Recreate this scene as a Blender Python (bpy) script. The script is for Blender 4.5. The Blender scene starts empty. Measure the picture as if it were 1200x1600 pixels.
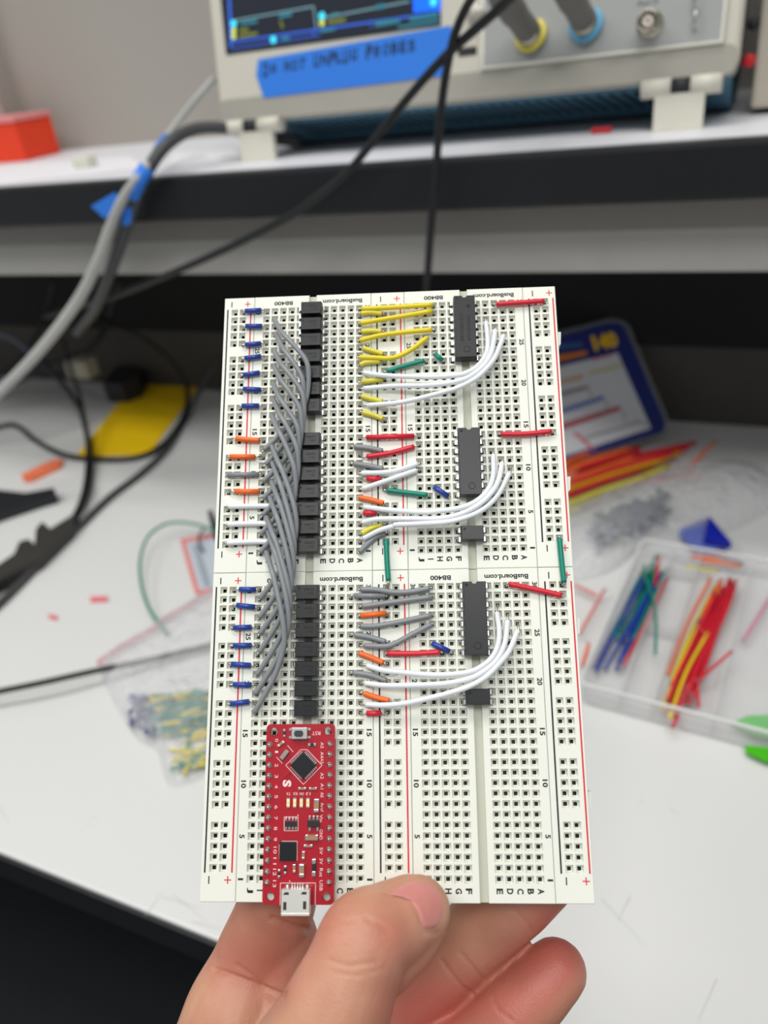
import bpy, bmesh, math, random
from mathutils import Vector, Matrix, noise
from mathutils.bvhtree import BVHTree
random.seed(7)
C = bpy.context.scene.collection
R = math.radians

# ------------------------------------------------------------------ camera, world, light, exposure
F = 1236.0                                   # focal length in pixels of the 1200x1600 frame
CAM_H = 0.40                                 # camera height above the worktop (z = 0)
M = Matrix(((0.9092, -0.1172, -0.3995), (0.4006, 0.5150, 0.7578), (-0.1170, 0.8491, -0.5150)))
# rows: world X, Y, Z of the camera's (right, up, forward)
def _camdir():
    d = Vector((-2800, 360, F)).normalized()
    c = -math.sin(R(31)); r = math.sqrt(1-c*c); A = math.hypot(d.x, d.y); ph = math.atan2(d.y, d.x)
    t = ph-math.acos(-c*d.z/(r*A))
    if math.sin(t) < 0: t = ph+math.acos(-c*d.z/(r*A))
    n = Vector((r*math.cos(t), r*math.sin(t), c)); e1 = -d; e2 = -(n.cross(e1))
    return Matrix((e1, e2, n))
M = _camdir()
CAMLOC = Vector((0, 0, CAM_H))
cam_data = bpy.data.cameras.new('camera')
cam = bpy.data.objects.new('camera', cam_data); C.objects.link(cam)
right, up, fwd = M.col[0].copy(), M.col[1].copy(), M.col[2].copy()
cam.matrix_world = Matrix.Translation(CAMLOC) @ Matrix((right, up, -fwd)).transposed().to_4x4()
cam_data.sensor_fit = 'VERTICAL'; cam_data.sensor_height = 24; cam_data.lens = F/1600*24
cam_data.clip_start = 0.01; cam_data.clip_end = 20
cam_data.dof.use_dof = True; cam_data.dof.focus_distance = 0.216; cam_data.dof.aperture_fstop = 6.6
bpy.context.scene.camera = cam
vs = bpy.context.scene.view_settings
vs.view_transform = 'Standard'; vs.look = 'None'; vs.gamma = 1; vs.use_curve_mapping = False
vs.exposure = -0.12
W = bpy.data.worlds.new('room_ambient'); bpy.context.scene.world = W; W.use_nodes = True
bg = W.node_tree.nodes['Background']; bg.inputs[0].default_value = (0.93, 0.97, 1.0, 1); bg.inputs[1].default_value = 0.42
def area(name, loc, size, power, target=None, col=(1, 0.985, 0.96)):
    l = bpy.data.lights.new(name, 'AREA'); l.shape = 'RECTANGLE'; l.size, l.size_y = size; l.energy = power; l.color = col
    o = bpy.data.objects.new(name, l); C.objects.link(o); o.location = loc
    d = (Vector(target)-Vector(loc)) if target else Vector((0, 0, -1))
    o.rotation_euler = d.to_track_quat('-Z', 'Y').to_euler(); return o
area('ceiling_lamp', (0.5, -0.75, 2.1), (1.2, 0.5), 26)
area('ceiling_lamp', (-1.4, -0.45, 2.1), (1.2, 0.5), 20)
area('ceiling_lamp', (-0.3, 0.35, 2.3), (1.2, 0.3), 19)

# ------------------------------------------------------------------ pixel rays (points on real planes)
def ray(px, py): return M @ Vector(((px-600)/F, (800-py)/F, 1.0))
def at(px, py, z=0.0):
    r = ray(px, py); return CAMLOC + r*((z-CAM_H)/r.z)
def aty(px, py, y):
    r = ray(px, py); return CAMLOC + r*(y/r.y)
def atd(px, py, d): return CAMLOC + ray(px, py)*d

# ------------------------------------------------------------------ materials
def lin(c):
    c = c/255.0
    return c/12.92 if c <= 0.04045 else ((c+0.055)/1.055)**2.4
def rgb(r, g, b): return (lin(r), lin(g), lin(b), 1)
MATS = {}
def mat(name, col, rough=0.5, metal=0.0, var=0.06, scale=40, bump=0.0, bscale=200, spec=0.5, trans=0.0, alpha=1.0, emit=None, coat=0.0, sss=0.0, ior=1.45):
    if name in MATS: return MATS[name]
    m = bpy.data.materials.new(name); m.use_nodes = True; nt = m.node_tree; b = nt.nodes['Principled BSDF']
    tc = nt.nodes.new('ShaderNodeTexCoord')
    n = nt.nodes.new('ShaderNodeTexNoise'); n.inputs['Scale'].default_value = scale; n.inputs['Detail'].default_value = 3
    nt.links.new(tc.outputs['Object'], n.inputs['Vector'])
    mx = nt.nodes.new('ShaderNodeMix'); mx.data_type = 'RGBA'
    c = rgb(*col)
    mx.inputs[6].default_value = tuple(v*(1-var) for v in c[:3])+(1,)
    mx.inputs[7].default_value = tuple(min(1, v*(1+var)) for v in c[:3])+(1,)
    nt.links.new(n.outputs['Fac'], mx.inputs[0]); nt.links.new(mx.outputs[2], b.inputs['Base Color'])
    b.inputs['Roughness'].default_value = rough; b.inputs['Metallic'].default_value = metal
    b.inputs['Specular IOR Level'].default_value = spec; b.inputs['Transmission Weight'].default_value = trans
    b.inputs['Alpha'].default_value = alpha; b.inputs['IOR'].default_value = ior; b.inputs['Coat Weight'].default_value = coat
    if sss: b.inputs['Subsurface Weight'].default_value = sss; b.inputs['Subsurface Scale'].default_value = 0.002
    if emit: b.inputs['Emission Color'].default_value = c; b.inputs['Emission Strength'].default_value = emit
    if bump:
        n2 = nt.nodes.new('ShaderNodeTexNoise'); n2.inputs['Scale'].default_value = bscale
        nt.links.new(tc.outputs['Object'], n2.inputs['Vector'])
        bp_ = nt.nodes.new('ShaderNodeBump'); bp_.inputs['Strength'].default_value = bump; bp_.inputs['Distance'].default_value = 0.001
        nt.links.new(n2.outputs['Fac'], bp_.inputs['Height']); nt.links.new(bp_.outputs['Normal'], b.inputs['Normal'])
    MATS[name] = m; return m
BOARD = mat('ivory_board_plastic', (229, 230, 219), 0.42, var=0.02, sss=0.12)
BLACKP = mat('black_ink', (22, 22, 26), 0.6)
REDP = mat('red_ink', (214, 36, 52), 0.55)
CONTACT = mat('hole_contact_metal', (58, 56, 48), 0.4, 0.6)
CHIP = mat('chip_epoxy', (24, 26, 29), 0.36, var=0.1, scale=900, spec=0.38)
CHIPMARK = mat('chip_marking', (12, 13, 14), 0.75)
TIN = mat('tinned_metal', (205, 205, 202), 0.25, 1.0)
LEAD = mat('bare_lead_metal', (190, 188, 180), 0.28, 1.0)
WIRE = {'deep yellow': mat('deep_yellow_insulation', (216, 150, 16), 0.4), 'blue': mat('blue_insulation', (32, 62, 150), 0.35, coat=0.2), 'orange': mat('orange_insulation', (236, 108, 40), 0.4),
        'grey': mat('grey_insulation', (132, 136, 139), 0.34), 'white': mat('white_insulation', (226, 230, 233), 0.32),
        'yellow': mat('yellow_insulation', (226, 204, 36), 0.36), 'pale yellow': mat('pale_yellow_insulation', (214, 204, 70), 0.4),
        'green': mat('green_insulation', (0, 128, 106), 0.36), 'red': mat('red_insulation', (208, 34, 52), 0.36)}
PCB = mat('red_solder_mask', (166, 14, 34), 0.3, var=0.12, scale=500, coat=0.3)
SILK = mat('white_silkscreen', (236, 208, 208), 0.55)

# ------------------------------------------------------------------ mesh helpers
def link(name, bm, m, parent=None, smooth=False, mw=None):
    me = bpy.data.meshes.new(name); bm.to_mesh(me); bm.free()
    if smooth:
        for p in me.polygons: p.use_smooth = True
    for x in (m if isinstance(m, (list, tuple)) else [m]): me.materials.append(x)
    o = bpy.data.objects.new(name, me); C.objects.link(o)
    if parent: o.parent = parent
    if mw is not None: o.matrix_world = mw
    return o
def tag(o, label, cat, group=None):
    o['label'] = label; o['category'] = cat
    if group: o['group'] = group
    return o
def thing(name, label, cat, mw=None, group=None):
    o = bpy.data.objects.new(name, None); C.objects.link(o); o.empty_display_size = 0.01
    if mw is not None:
        o.matrix_world = mw if isinstance(mw, Matrix) else Matrix.Translation(mw)
    return tag(o, label, cat, group)
def struct(o): o['kind'] = 'structure'; return o
def box(bm, lo, hi, mi=0, mtx=None, bevel=0):
    x0, y0, z0 = lo; x1, y1, z1 = hi
    v = [bm.verts.new(Vector(p)) for p in ((x0,y0,z0),(x1,y0,z0),(x1,y1,z0),(x0,y1,z0),(x0,y0,z1),(x1,y0,z1),(x1,y1,z1),(x0,y1,z1))]
    fs = [bm.faces.new([v[i] for i in f]) for f in ((3,2,1,0),(4,5,6,7),(0,1,5,4),(1,2,6,5),(2,3,7,6),(3,0,4,7))]
    for f in fs: f.material_index = mi
    geo = v
    if bevel:
        es = list({e for f in fs for e in f.edges})
        r = bmesh.ops.bevel(bm, geom=es, offset=bevel, segments=2, affect='EDGES', profile=0.6)
        geo = list({x for f in r['faces'] for x in f.verts} | {x for x in v if x.is_valid})
        for f in r['faces']: f.material_index = mi
    if mtx is not None:
        vs_ = {x for x in geo if x.is_valid}
        for x in list(vs_):
            for f in x.link_faces:
                for y in f.verts: vs_.add(y)
        for x in vs_: x.co = mtx @ x.co
    return geo
def spline(pts, n=8):
    P = [Vector(p) for p in pts]
    if len(P) < 3: return P
    out = []
    for i in range(len(P)-1):
        p0 = P[i-1] if i else P[0]*2-P[1]; p1, p2 = P[i], P[i+1]; p3 = P[i+2] if i+2 < len(P) else P[-1]*2-P[-2]
        for k in range(n):
            t = k/n
            out.append(0.5*((2*p1)+(p2-p0)*t+(2*p0-5*p1+4*p2-p3)*t*t+(3*p1-p0-3*p2+p3)*t**3))
    out.append(P[-1]); return out
def tube(bm, pts, r, seg=10, caps=True, mi=0, flat=1.0):
    P = [Vector(p) for p in pts]; n = len(P); rad = r if isinstance(r, (list, tuple)) else [r]*n
    t = (P[1]-P[0]).normalized(); a = t.orthogonal().normalized(); rings = []
    for i in range(n):
        tn = (P[min(i+1, n-1)]-P[max(i-1, 0)]).normalized()
        if tn.length < 1e-9: tn = t
        a = (t.rotation_difference(tn) @ a); a = (a-tn*a.dot(tn)).normalized(); t = tn; b = t.cross(a)
        rings.append([bm.verts.new(P[i]+(a*math.cos(2*math.pi*k/seg)+b*math.sin(2*math.pi*k/seg)*flat)*rad[i]) for k in range(seg)])
    for i in range(n-1):
        for k in range(seg):
            f = bm.faces.new((rings[i][k], rings[i][(k+1) % seg], rings[i+1][(k+1) % seg], rings[i+1][k])); f.material_index = mi; f.smooth = True
    if caps:
        f = bm.faces.new(rings[0][::-1]); f.material_index = mi; f = bm.faces.new(rings[-1]); f.material_index = mi
def lathe(bm, prof, mtx, seg=24, mi=0):
    rings = []
    for r, h in prof:
        if r < 1e-7: rings.append([bm.verts.new(mtx @ Vector((0, 0, h)))])
        else: rings.append([bm.verts.new(mtx @ Vector((r*math.cos(2*math.pi*k/seg), r*math.sin(2*math.pi*k/seg), h))) for k in range(seg)])
    for A, B in zip(rings, rings[1:]):
        for k in range(seg):
            q = [A[k % len(A)], A[(k+1) % seg % len(A)] if len(A) > 1 else A[0], B[(k+1) % seg % len(B)] if len(B) > 1 else B[0], B[k % len(B)]]
            u = []
            for x in q:
                if x not in u: u.append(x)
            if len(u) > 2:
                f = bm.faces.new(u); f.material_index = mi; f.smooth = True
def prism(bm, poly, z0, z1, mtx=None, mi=0):
    X = mtx or Matrix.Identity(4)
    a = [bm.verts.new(X @ Vector((p[0], p[1], z0))) for p in poly]; b = [bm.verts.new(X @ Vector((p[0], p[1], z1))) for p in poly]
    n = len(poly)
    bm.faces.new(a[::-1]).material_index = mi; bm.faces.new(b).material_index = mi
    for i in range(n): bm.faces.new((a[i], a[(i+1) % n], b[(i+1) % n], b[i])).material_index = mi
def rrect(x0, y0, x1, y1, r, n=5):
    out = []
    for cx, cy, a0 in ((x1-r, y1-r, 0), (x0+r, y1-r, 90), (x0+r, y0+r, 180), (x1-r, y0+r, 270)):
        for k in range(n+1):
            a = R(a0+90*k/n); out.append((cx+r*math.cos(a), cy+r*math.sin(a)))
    return out
_tc = {}
def text_mesh(s, bold):
    if (s, bold) not in _tc:
        cu = bpy.data.curves.new('lettering', 'FONT'); cu.body = s; cu.size = 1; cu.align_x = 'CENTER'; cu.align_y = 'CENTER'
        cu.offset = bold; cu.resolution_u = 3
        o = bpy.data.objects.new('lettering', cu); C.objects.link(o); bpy.context.view_layer.update()
        me = bpy.data.meshes.new_from_object(o.evaluated_get(bpy.context.evaluated_depsgraph_get()))
        bpy.data.objects.remove(o); bpy.data.curves.remove(cu)
        xs = [v.co.x for v in me.vertices]; ys = [v.co.y for v in me.vertices]
        cx, cy = (min(xs)+max(xs))/2, (min(ys)+max(ys))/2
        _tc[(s, bold)] = ([Vector((v.co.x-cx, v.co.y-cy, 0)) for v in me.vertices], [tuple(p.vertices) for p in me.polygons], max(xs)-min(xs), max(ys)-min(ys))
        bpy.data.meshes.remove(me)
    return _tc[(s, bold)]
def text(bm, s, height, x, y, z, ang=0, bold=0.0, width=None, mtx=None, mi=0, shear=0):
    """height = height of the glyph block, width optional, both in the units of the mesh"""
    V, Fc, w, h = text_mesh(s, bold); sy = height/h; sx = width/w if width else sy
    ca, sa = math.cos(R(ang)), math.sin(R(ang)); vs_ = []
    for p in V:
        px_, py_ = p.x*sx+shear*p.y*sy, p.y*sy
        q = Vector((x+px_*ca-py_*sa, y+px_*sa+py_*ca, z)); vs_.append(bm.verts.new(mtx @ q if mtx else q))
    for f in Fc:
        try: bm.faces.new([vs_[i] for i in f]).material_index = mi
        except ValueError: pass

# ------------------------------------------------------------------ the room
TABLE_W = mat('white_laminate', (214, 214, 212), 0.38, var=0.02, scale=6, bump=0.03, bscale=300)
WALLM = mat('greige_wall_paint', (162, 157, 149), 0.8, var=0.03, scale=5)
WALLSHADE = mat('wall_shade_grey', (70, 66, 62), 0.8, var=0.05)
DARK = mat('black_panel', (5, 6, 7), 0.8)
b = bmesh.new(); box(b, (-3, -1.5, -0.76), (1.5, 0.9, -0.74)); struct(link('floor', b, mat('dark_floor', (16, 19, 24), 0.6, var=0.3)))
b = bmesh.new(); box(b, (-3, 0.845, -0.74), (1.5, 0.9, 1.6)); struct(link('wall_back', b, WALLM))
b = bmesh.new(); box(b, (-3, 0.838, 0.0), (1.5, 0.845, 0.087)); struct(link('wall_shade_strip', b, WALLSHADE))  # low wall under the shelf: its shade is put into this darker grey
b = bmesh.new(); box(b, (-3, 0.832, 0.087), (1.5, 0.845, 0.25)); struct(link('trim_2', b, DARK))
b = bmesh.new(); box(b, (-0.905, 0.815, 0.321), (-0.888, 0.845, 1.6)); struct(link('trim_3', b, WALLM))

# worktop
tb = thing('lab_table', 'white laminate lab table whose top carries the wires and parts boxes', 'table', (-0.6, 0.5, -0.74))
I4 = Matrix.Identity(4)
def wlink(name, bm, m, parent, smooth=False):
    """mesh given in world coordinates, stored in its parent's space"""
    inv = parent.matrix_world.inverted() if parent else I4
    bm.transform(inv); return link(name, bm, m, parent, smooth)
b = bmesh.new(); box(b, (-2.6, 0.166, -0.028), (1.2, 0.838, 0.0), bevel=0.0018); wlink('table_top', b, TABLE_W, tb)
b = bmesh.new(); box(b, (-2.6, 0.1635, -0.026), (1.2, 0.1665, -0.002), bevel=0.0008); wlink('edge_band', b, mat('black_edge_band', (22, 24, 27), 0.5), tb)
for lx in (-2.5, 1.1):
    for ly in (0.22, 0.80):
        b = bmesh.new(); box(b, (lx-0.025, ly-0.025, -0.74), (lx+0.025, ly+0.025, -0.028), bevel=0.002); wlink('leg', b, mat('dark_steel', (30, 31, 34), 0.5, 0.5), tb)
# scratches: fine marks lying in the laminate
SCR = mat('scratch_mark', (178, 178, 178), 0.6)
b = bmesh.new()
for (x0, y0, x1, y1) in ((270,1398,324,1440),(255,1402,315,1420),(228,1430,258,1388),(300,1440,345,1452),(940,1405,1010,1480),(1120,1530,1090,1597),(985,1400,965,1440),(1000,1250,1004,1257),(1048,1262,1060,1275),(0,1262,12,1285),(145,1276,152,1279),(137,1287,140,1290)):
    p, q = at(x0, y0), at(x1, y1); n = Vector((-(q-p).y, (q-p).x, 0)).normalized()*0.00022; z = Vector((0, 0, 0.00015))
    b.faces.new([b.verts.new(v+z) for v in (p-n, q-n*0.3, q+n*0.3, p+n)])
wlink('scratch', b, SCR, tb)

# raised shelf
sh = thing('raised_shelf', 'raised white bench shelf with a black rubber front edge, above the table', 'shelf', (-0.6, 0.7, 0.2))
b = bmesh.new(); box(b, (-2.6, 0.580, 0.300), (1.2, 0.845, 0.320), bevel=0.001); wlink('shelf_board', b, mat('shelf_laminate', (214, 214, 218), 0.45), sh)
b = bmesh.new(); box(b, (-2.6, 0.566, 0.284), (1.2, 0.580, 0.319), bevel=0.003); wlink('front_bumper', b, mat('black_rubber', (17, 18, 21), 0.45, var=0.15, scale=15), sh)
b = bmesh.new(); box(b, (-2.6, 0.592, 0.232), (1.2, 0.612, 0.300), bevel=0.001); wlink('front_beam', b, mat('grey_enamel', (160, 158, 153), 0.5), sh)
b = bmesh.new(); box(b, (-2.6, 0.590, 0.262), (1.2, 0.592, 0.284)); wlink('beam_shade_strip', b, mat('beam_shade_grey', (128, 124, 119), 0.55), sh)  # shadow on the beam's upper part, put in as a darker grey strip
for lx in (-2.4, 1.1):
    b = bmesh.new(); box(b, (lx-0.02, 0.62, 0.0), (lx+0.02, 0.82, 0.300), bevel=0.001); wlink('upright', b, mat('grey_enamel', (0, 0, 0)), sh)

# ------------------------------------------------------------------ breadboards held in the hand (local frame: x right, y up the board, z out of it)
PITCH = 0.00254
_w = Vector((-0.2365, 0.0582, -0.0155))
_Rcv = Matrix.Rotation(_w.length, 3, _w.normalized()) @ Matrix(((1, 0, 0), (0, -1, 0), (0, 0, -1)))
_t = Vector((-0.0351522, -0.0598828, 0.2385955))
_flip = Matrix(((1, 0, 0), (0, -1, 0), (0, 0, 1)))
BM = Matrix.Translation(CAMLOC + M @ (_flip @ _t)) @ (M @ _flip @ _Rcv).to_4x4()
BMI = BM.inverted()
GJ, GA, PER = 2.8131, 2.8788, 33.0555
TOP = 0.0012                                   # the holes' throats lie at z = 0, the face 1.2 mm above them
U = {'l': -GJ-1, 'L': 0.0, 'c': 11+GA, 'R': 12+GA+GJ, 'r': 12+GA+GJ+11+GA}
def vrow(row, low): return (row-30-(PER if low else 0))
def bp(px, py, z=TOP):
    o = BMI @ CAMLOC; d = (BMI.to_3x3() @ ray(px, py)); return o+d*((z-o.z)/d.z)
COLN = {0: 'J', 1: 'I', 2: 'H', 3: 'G', 4: 'F', 7: 'E', 8: 'D', 9: 'C', 10: 'B', 11: 'A'}
RAILROWS = [r for r in range(2, 31) if (r-1) % 6]
HOLES = []
for low in (0, 1):
    for k in 'LR':
        for c in COLN:
            for r in range(1, 31): HOLES.append((U[k]+c, vrow(r, low), k, c, r, low))
    for k in 'lcr':
        for c in (0, 1):
            for r in RAILROWS: HOLES.append((U[k]+c, vrow(r, low), k, c, r, low))
def snap(px, py):
    q = bp(px, py, 0)/PITCH; return min(HOLES, key=lambda h: (h[0]-q.x)**2+(h[1]-q.y)**2)

def plate(bm, x0, x1, y0, y1, cols, rows, z=TOP, depth=0.0083):
    """a slab of the board with square funnel holes in its face; units of pitch in x, y"""
    P = PITCH; ch = 0.06
    def lines(a, b, cs):
        L = [a+ch]
        for c in cs:
            for e in (c-0.5, c+0.5):
                if e-L[-1] > 0.02: L.append(e)
        if b-ch-L[-1] > 0.02: L.append(b-ch)
        return L
    X, Y = lines(x0, x1, sorted(cols)), lines(y0, y1, sorted(rows)); g = {}
    def gv(i, j):
        if (i, j) not in g: g[(i, j)] = bm.verts.new((X[i]*P, Y[j]*P, z))
        return g[(i, j)]
    for i in range(len(X)-1):
        for j in range(len(Y)-1):
            cx, cy = (X[i]+X[i+1])/2, (Y[j]+Y[j+1])/2; q = [gv(i, j), gv(i+1, j), gv(i+1, j+1), gv(i, j+1)]
            hit = X[i+1]-X[i] < 1.01 and Y[j+1]-Y[j] < 1.01 and any(abs(c-cx) < .05 for c in cols) and any(abs(r-cy) < .05 for r in rows)
            if not hit: bm.faces.new(q); continue
            prev = q
            for (s, zz, mi) in ((0.39, z, 0), (0.375, z-0.00006, 0), (0.275, 0.0001, 0), (0.19, 0.0, 0), (0.19, -0.0014, 1)):
                ring = [bm.verts.new(((cx+dx*s)*P, (cy+dy*s)*P, zz)) for dx, dy in ((-1, -1), (1, -1), (1, 1), (-1, 1))]
                for k in range(4):
                    f = bm.faces.new((prev[k], prev[(k+1) % 4], ring[(k+1) % 4], ring[k])); f.material_index = mi
                prev = ring
            bm.faces.new(prev).material_index = 1
    rim = [gv(i, 0) for i in range(len(X))]+[gv(len(X)-1, j) for j in range(1, len(Y))]+[gv(i, len(Y)-1) for i in range(len(X)-2, -1, -1)]+[gv(0, j) for j in range(len(Y)-2, 0, -1)]
    def out(v, zz):
        x, y = v.co.x/P, v.co.y/P
        if abs(x-X[0]) < 1e-4: x = x0
        if abs(x-X[-1]) < 1e-4: x = x1
        if abs(y-Y[0]) < 1e-4: y = y0
        if abs(y-Y[-1]) < 1e-4: y = y1
        return bm.verts.new((x*P, y*P, zz))
    prev = rim
    for zz in (z-ch*P, z-depth):
        ring = [out(v, zz) for v in rim]
        for k in range(len(rim)):
            bm.faces.new((prev[(k+1) % len(rim)], prev[k], ring[k], ring[(k+1) % len(rim)]))
        prev = ring
    bm.faces.new(prev[::-1])

breadboards = {}
for low in (0, 1):
    for k in 'LR':
        side = 'left' if k == 'L' else 'right'; pos = 'lower' if low else 'upper'
        u0 = U[k]; org = Matrix.Translation((u0*PITCH, vrow(1, low)*PITCH, 0))
        root = thing('breadboard', {('L', 0): 'upper left ivory solderless breadboard with the grey wire bundle over its left half', ('R', 0): 'upper right ivory solderless breadboard with two sixteen-pin chips and yellow wires',
            ('L', 1): 'lower left ivory solderless breadboard carrying the red circuit board', ('R', 1): 'lower right ivory solderless breadboard with one sixteen-pin chip, lower half empty'}[(k, low)],
            'breadboard', BM @ org, 'four breadboards clipped together')
        breadboards[(k, low)] = root
        yb, yt = -2.13, 30.90                                        # in rows from row 1 (local y = 0 at row 1)
        rows = [r-1 for r in range(1, 31)]
        bm = bmesh.new()
        plate(bm, -1.42, 5.08, yb, yt, [0, 1, 2, 3, 4], rows); plate(bm, 5.92, 12.36, yb, yt, [7, 8, 9, 10, 11], rows)
        box(bm, (5.075*PITCH, (yb+.02)*PITCH, TOP-0.0082), (5.925*PITCH, (yt-.02)*PITCH, TOP-0.0010), 2)
        if k == 'R' or True:                                         # dovetail tongues on the top edge stay inside the pack
            pass
        ts = link('terminal_strip', bm, [BOARD, CONTACT, mat('gutter_plastic', (190, 191, 174), 0.5)], root)
        bm = bmesh.new(); zt = TOP+0.00003
        for r in (1, 5, 10, 15, 20, 25, 30):
            for x in (-0.98, 12.02-0.07):
                text(bm, str(r), 0.00135, x*PITCH, (r-1)*PITCH, zt, -90, 0.03, 0.00095*len(str(r)) if r > 1 else 0.0005)
        for c, nme in COLN.items():
            text(bm, nme, 0.0016, c*PITCH, -1.02*PITCH, zt, -90, 0.035, 0.00032 if nme == 'I' else 0.0013)
        text(bm, 'BB400', 0.0013, 2*PITCH, 29.98*PITCH, zt, 180, 0.03, 0.0056)
        text(bm, 'BusBoard.com', 0.00135, 9*PITCH, 29.98*PITCH, zt, 180, 0.03, 0.0118)
        link('printed_lettering', bm, BLACKP, ts)
        rails = [('c', U['c']-u0)] if k == 'L' else [('r', U['r']-u0)]
        if k == 'L': rails.insert(0, ('l', U['l']-u0))
        for rk, x in rails:
            bm = bmesh.new()
            xa, xb = (x-1.24, x+1+GJ-1.46) if rk != 'r' else (x-GA+1.40, x+2.25)
            if rk == 'c': xa, xb = x-GA+1.40, x+1+GJ-1.46
            plate(bm, xa, xb, yb+.01, yt-.01, [x, x+1], [r-1 for r in RAILROWS])
            if rk == 'r':                                            # tongues on the free right edge
                for yy in (24.6, 7.2):
                    prism(bm, [(xb*PITCH-0.0001, (yy-1.0)*PITCH), (xb*PITCH+0.0010, (yy-0.6)*PITCH), (xb*PITCH+0.0013, (yy+0.9)*PITCH), (xb*PITCH-0.0001, (yy+0.9)*PITCH)], -0.0060, -0.0010)
            pr = link('power_rail', bm, [BOARD, CONTACT], root)
            for nm_, xx, mm in (('black_stripe', x-0.83, BLACKP), ('red_stripe', x+1.93, REDP)):
                bm = bmesh.new(); w_ = 0.00021
                box(bm, (xx*PITCH-w_, 0.6*PITCH, TOP-0.00005), (xx*PITCH+w_, 29.4*PITCH, TOP+0.00003)); link(nm_, bm, mm, pr)
            bm = bmesh.new(); bm2 = bmesh.new()
            for yy in (-0.08, 30.05):
                xx = (x-0.38)*PITCH; box(bm, (xx-0.00015, yy*PITCH-0.0009, TOP-0.00005), (xx+0.00015, yy*PITCH+0.0009, TOP+0.00003))
                xx = (x+1.53)*PITCH
                box(bm2, (xx-0.00015, yy*PITCH-0.0009, TOP-0.00005), (xx+0.00015, yy*PITCH+0.0009, TOP+0.00003))
                box(bm2, (xx-0.0009, yy*PITCH-0.00014, TOP-0.00005), (xx+0.0009, yy*PITCH+0.00014, TOP+0.000032))
            link('minus_sign', bm, BLACKP, pr); link('plus_sign', bm2, REDP, pr)

# ------------------------------------------------------------------ chips
def leg_mesh(side):
    bm = bmesh.new(); s = side
    # shoulder, wide blade, narrow tip entering the hole (local: hole at origin, body towards -s)
    t = 0.00013
    pts = [(-1.05e-3*s, 0.0021), (-0.25e-3*s, 0.0021), (0.02e-3*s, 0.0019), (0.10e-3*s, 0.0013), (0.03e-3*s, 0.0004), (0, -0.0009)]
    hw = [0.00062, 0.00062, 0.00062, 0.00060, 0.00026, 0.00022]
    lo = None
    for (x, z), w_ in zip(pts, hw):
        nx = t*s if z < 0.0021 else 0; nz = t
        ring = [bm.verts.new((x, -w_, z-nz*0.5)), bm.verts.new((x+nx, -w_, z+nz)), bm.verts.new((x+nx, w_, z+nz)), bm.verts.new((x, w_, z-nz*0.5))]
        if lo:
            for k in range(4): bm.faces.new((lo[k], lo[(k+1) % 4], ring[(k+1) % 4], ring[k]))
        else: bm.faces.new(ring[::-1])
        lo = ring
    bm.faces.new(lo); bmesh.ops.recalc_face_normals(bm, faces=bm.faces)
    me = bpy.data.meshes.new('pin'); bm.to_mesh(me); bm.free(); me.materials.append(TIN); return me
LEG = {-1: leg_mesh(-1), 1: leg_mesh(1)}
def chip_body(nrow, notch):
    """body between the columns F and E, origin over the first (top) pin of column F, running down in -y"""
    bm = bmesh.new(); P = PITCH; L = (nrow-1)*P; cx = 1.5*P
    hl = L/2+(0.00084 if nrow == 2 else 0.00098); cy = -L/2; hw = 0.0032
    z0, zm, z1 = TOP+0.0006, TOP+0.0021, TOP+0.0039
    prev = None
    def ringpts(w_, h_, z):
        pts = [(cx-w_, cy-h_), (cx+w_, cy-h_), (cx+w_, cy+h_)]
        if notch:
            n = 0.00075
            pts += [(cx+n, cy+h_), (cx+n*0.7, cy+h_-n*0.6), (cx, cy+h_-n*0.85), (cx-n*0.7, cy+h_-n*0.6), (cx-n, cy+h_)]
        pts += [(cx-w_, cy+h_)]
        return [bm.verts.new((a, b_, z)) for a, b_ in pts]
    for (dw, dl, z) in ((0.00022, 0.00018, z0), (0, 0, zm-0.0001), (0, 0, zm+0.0001), (0.00028, 0.00022, z1-0.00008), (0.00036, 0.0003, z1)):
        ring = ringpts(hw-dw, hl-dl, z)
        if prev:
            for k in range(len(ring)): bm.faces.new((prev[k], prev[(k+1) % len(ring)], ring[(k+1) % len(ring)], ring[k]))
        else: bm.faces.new(ring[::-1])
        prev = ring
    bm.faces.new(prev)
    me = bpy.data.meshes.new('body'); bm.to_mesh(me); bm.free(); me.materials.append(CHIP); return me, cx, cy, hw, hl, z1
DARKCHIP = mat('chip_dimple', (10, 11, 12), 0.6)
BODY4, BODY16 = chip_body(2, False), chip_body(8, True)
def chip(nrow, k, row, low, label, group, marks):
    """marks: function(bm) that draws the moulded marking"""
    P = PITCH; name = 'dip_chip' if nrow == 8 else 'optocoupler'
    mw = BM @ Matrix.Translation(((U[k]+4)*P, vrow(row, low)*P, 0))
    r_ = thing(name, label, 'chip', mw, group)
    me, cx, cy, hw, hl, z1 = BODY16 if nrow == 8 else BODY4
    bo = bpy.data.objects.new('body', me); C.objects.link(bo); bo.parent = r_
    for i in range(nrow):
        for x, s in ((0, -1), (3*P, 1)):
            p = bpy.data.objects.new('pin', LEG[s]); C.objects.link(p); p.parent = r_; p.location = (x, -i*P, 0)
    bm = bmesh.new(); X = Matrix.Translation((cx-hw+0.0011, cy+hl-0.0011, z1)); rr = 0.00034 if nrow == 2 else 0.00045
    lathe(bm, [(rr, 0.00001), (rr*0.8, 0.00002), (0, 0.00002)], X, 14)
    if nrow == 8:
        X = Matrix.Translation((cx+0.0003, cy-hl+0.0026, z1))
        lathe(bm, [(0.00095, 0.00001), (0.00095, 0.00003), (0.0008, 0.00003), (0.0008, 0.00001)], X, 20)
    link('pin_one_dimple', bm, DARKCHIP, bo)
    if marks:
        bm = bmesh.new(); marks(bm, cx, cy, z1+0.00001); link('marking', bm, CHIPMARK, bo)
    return r_
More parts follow.
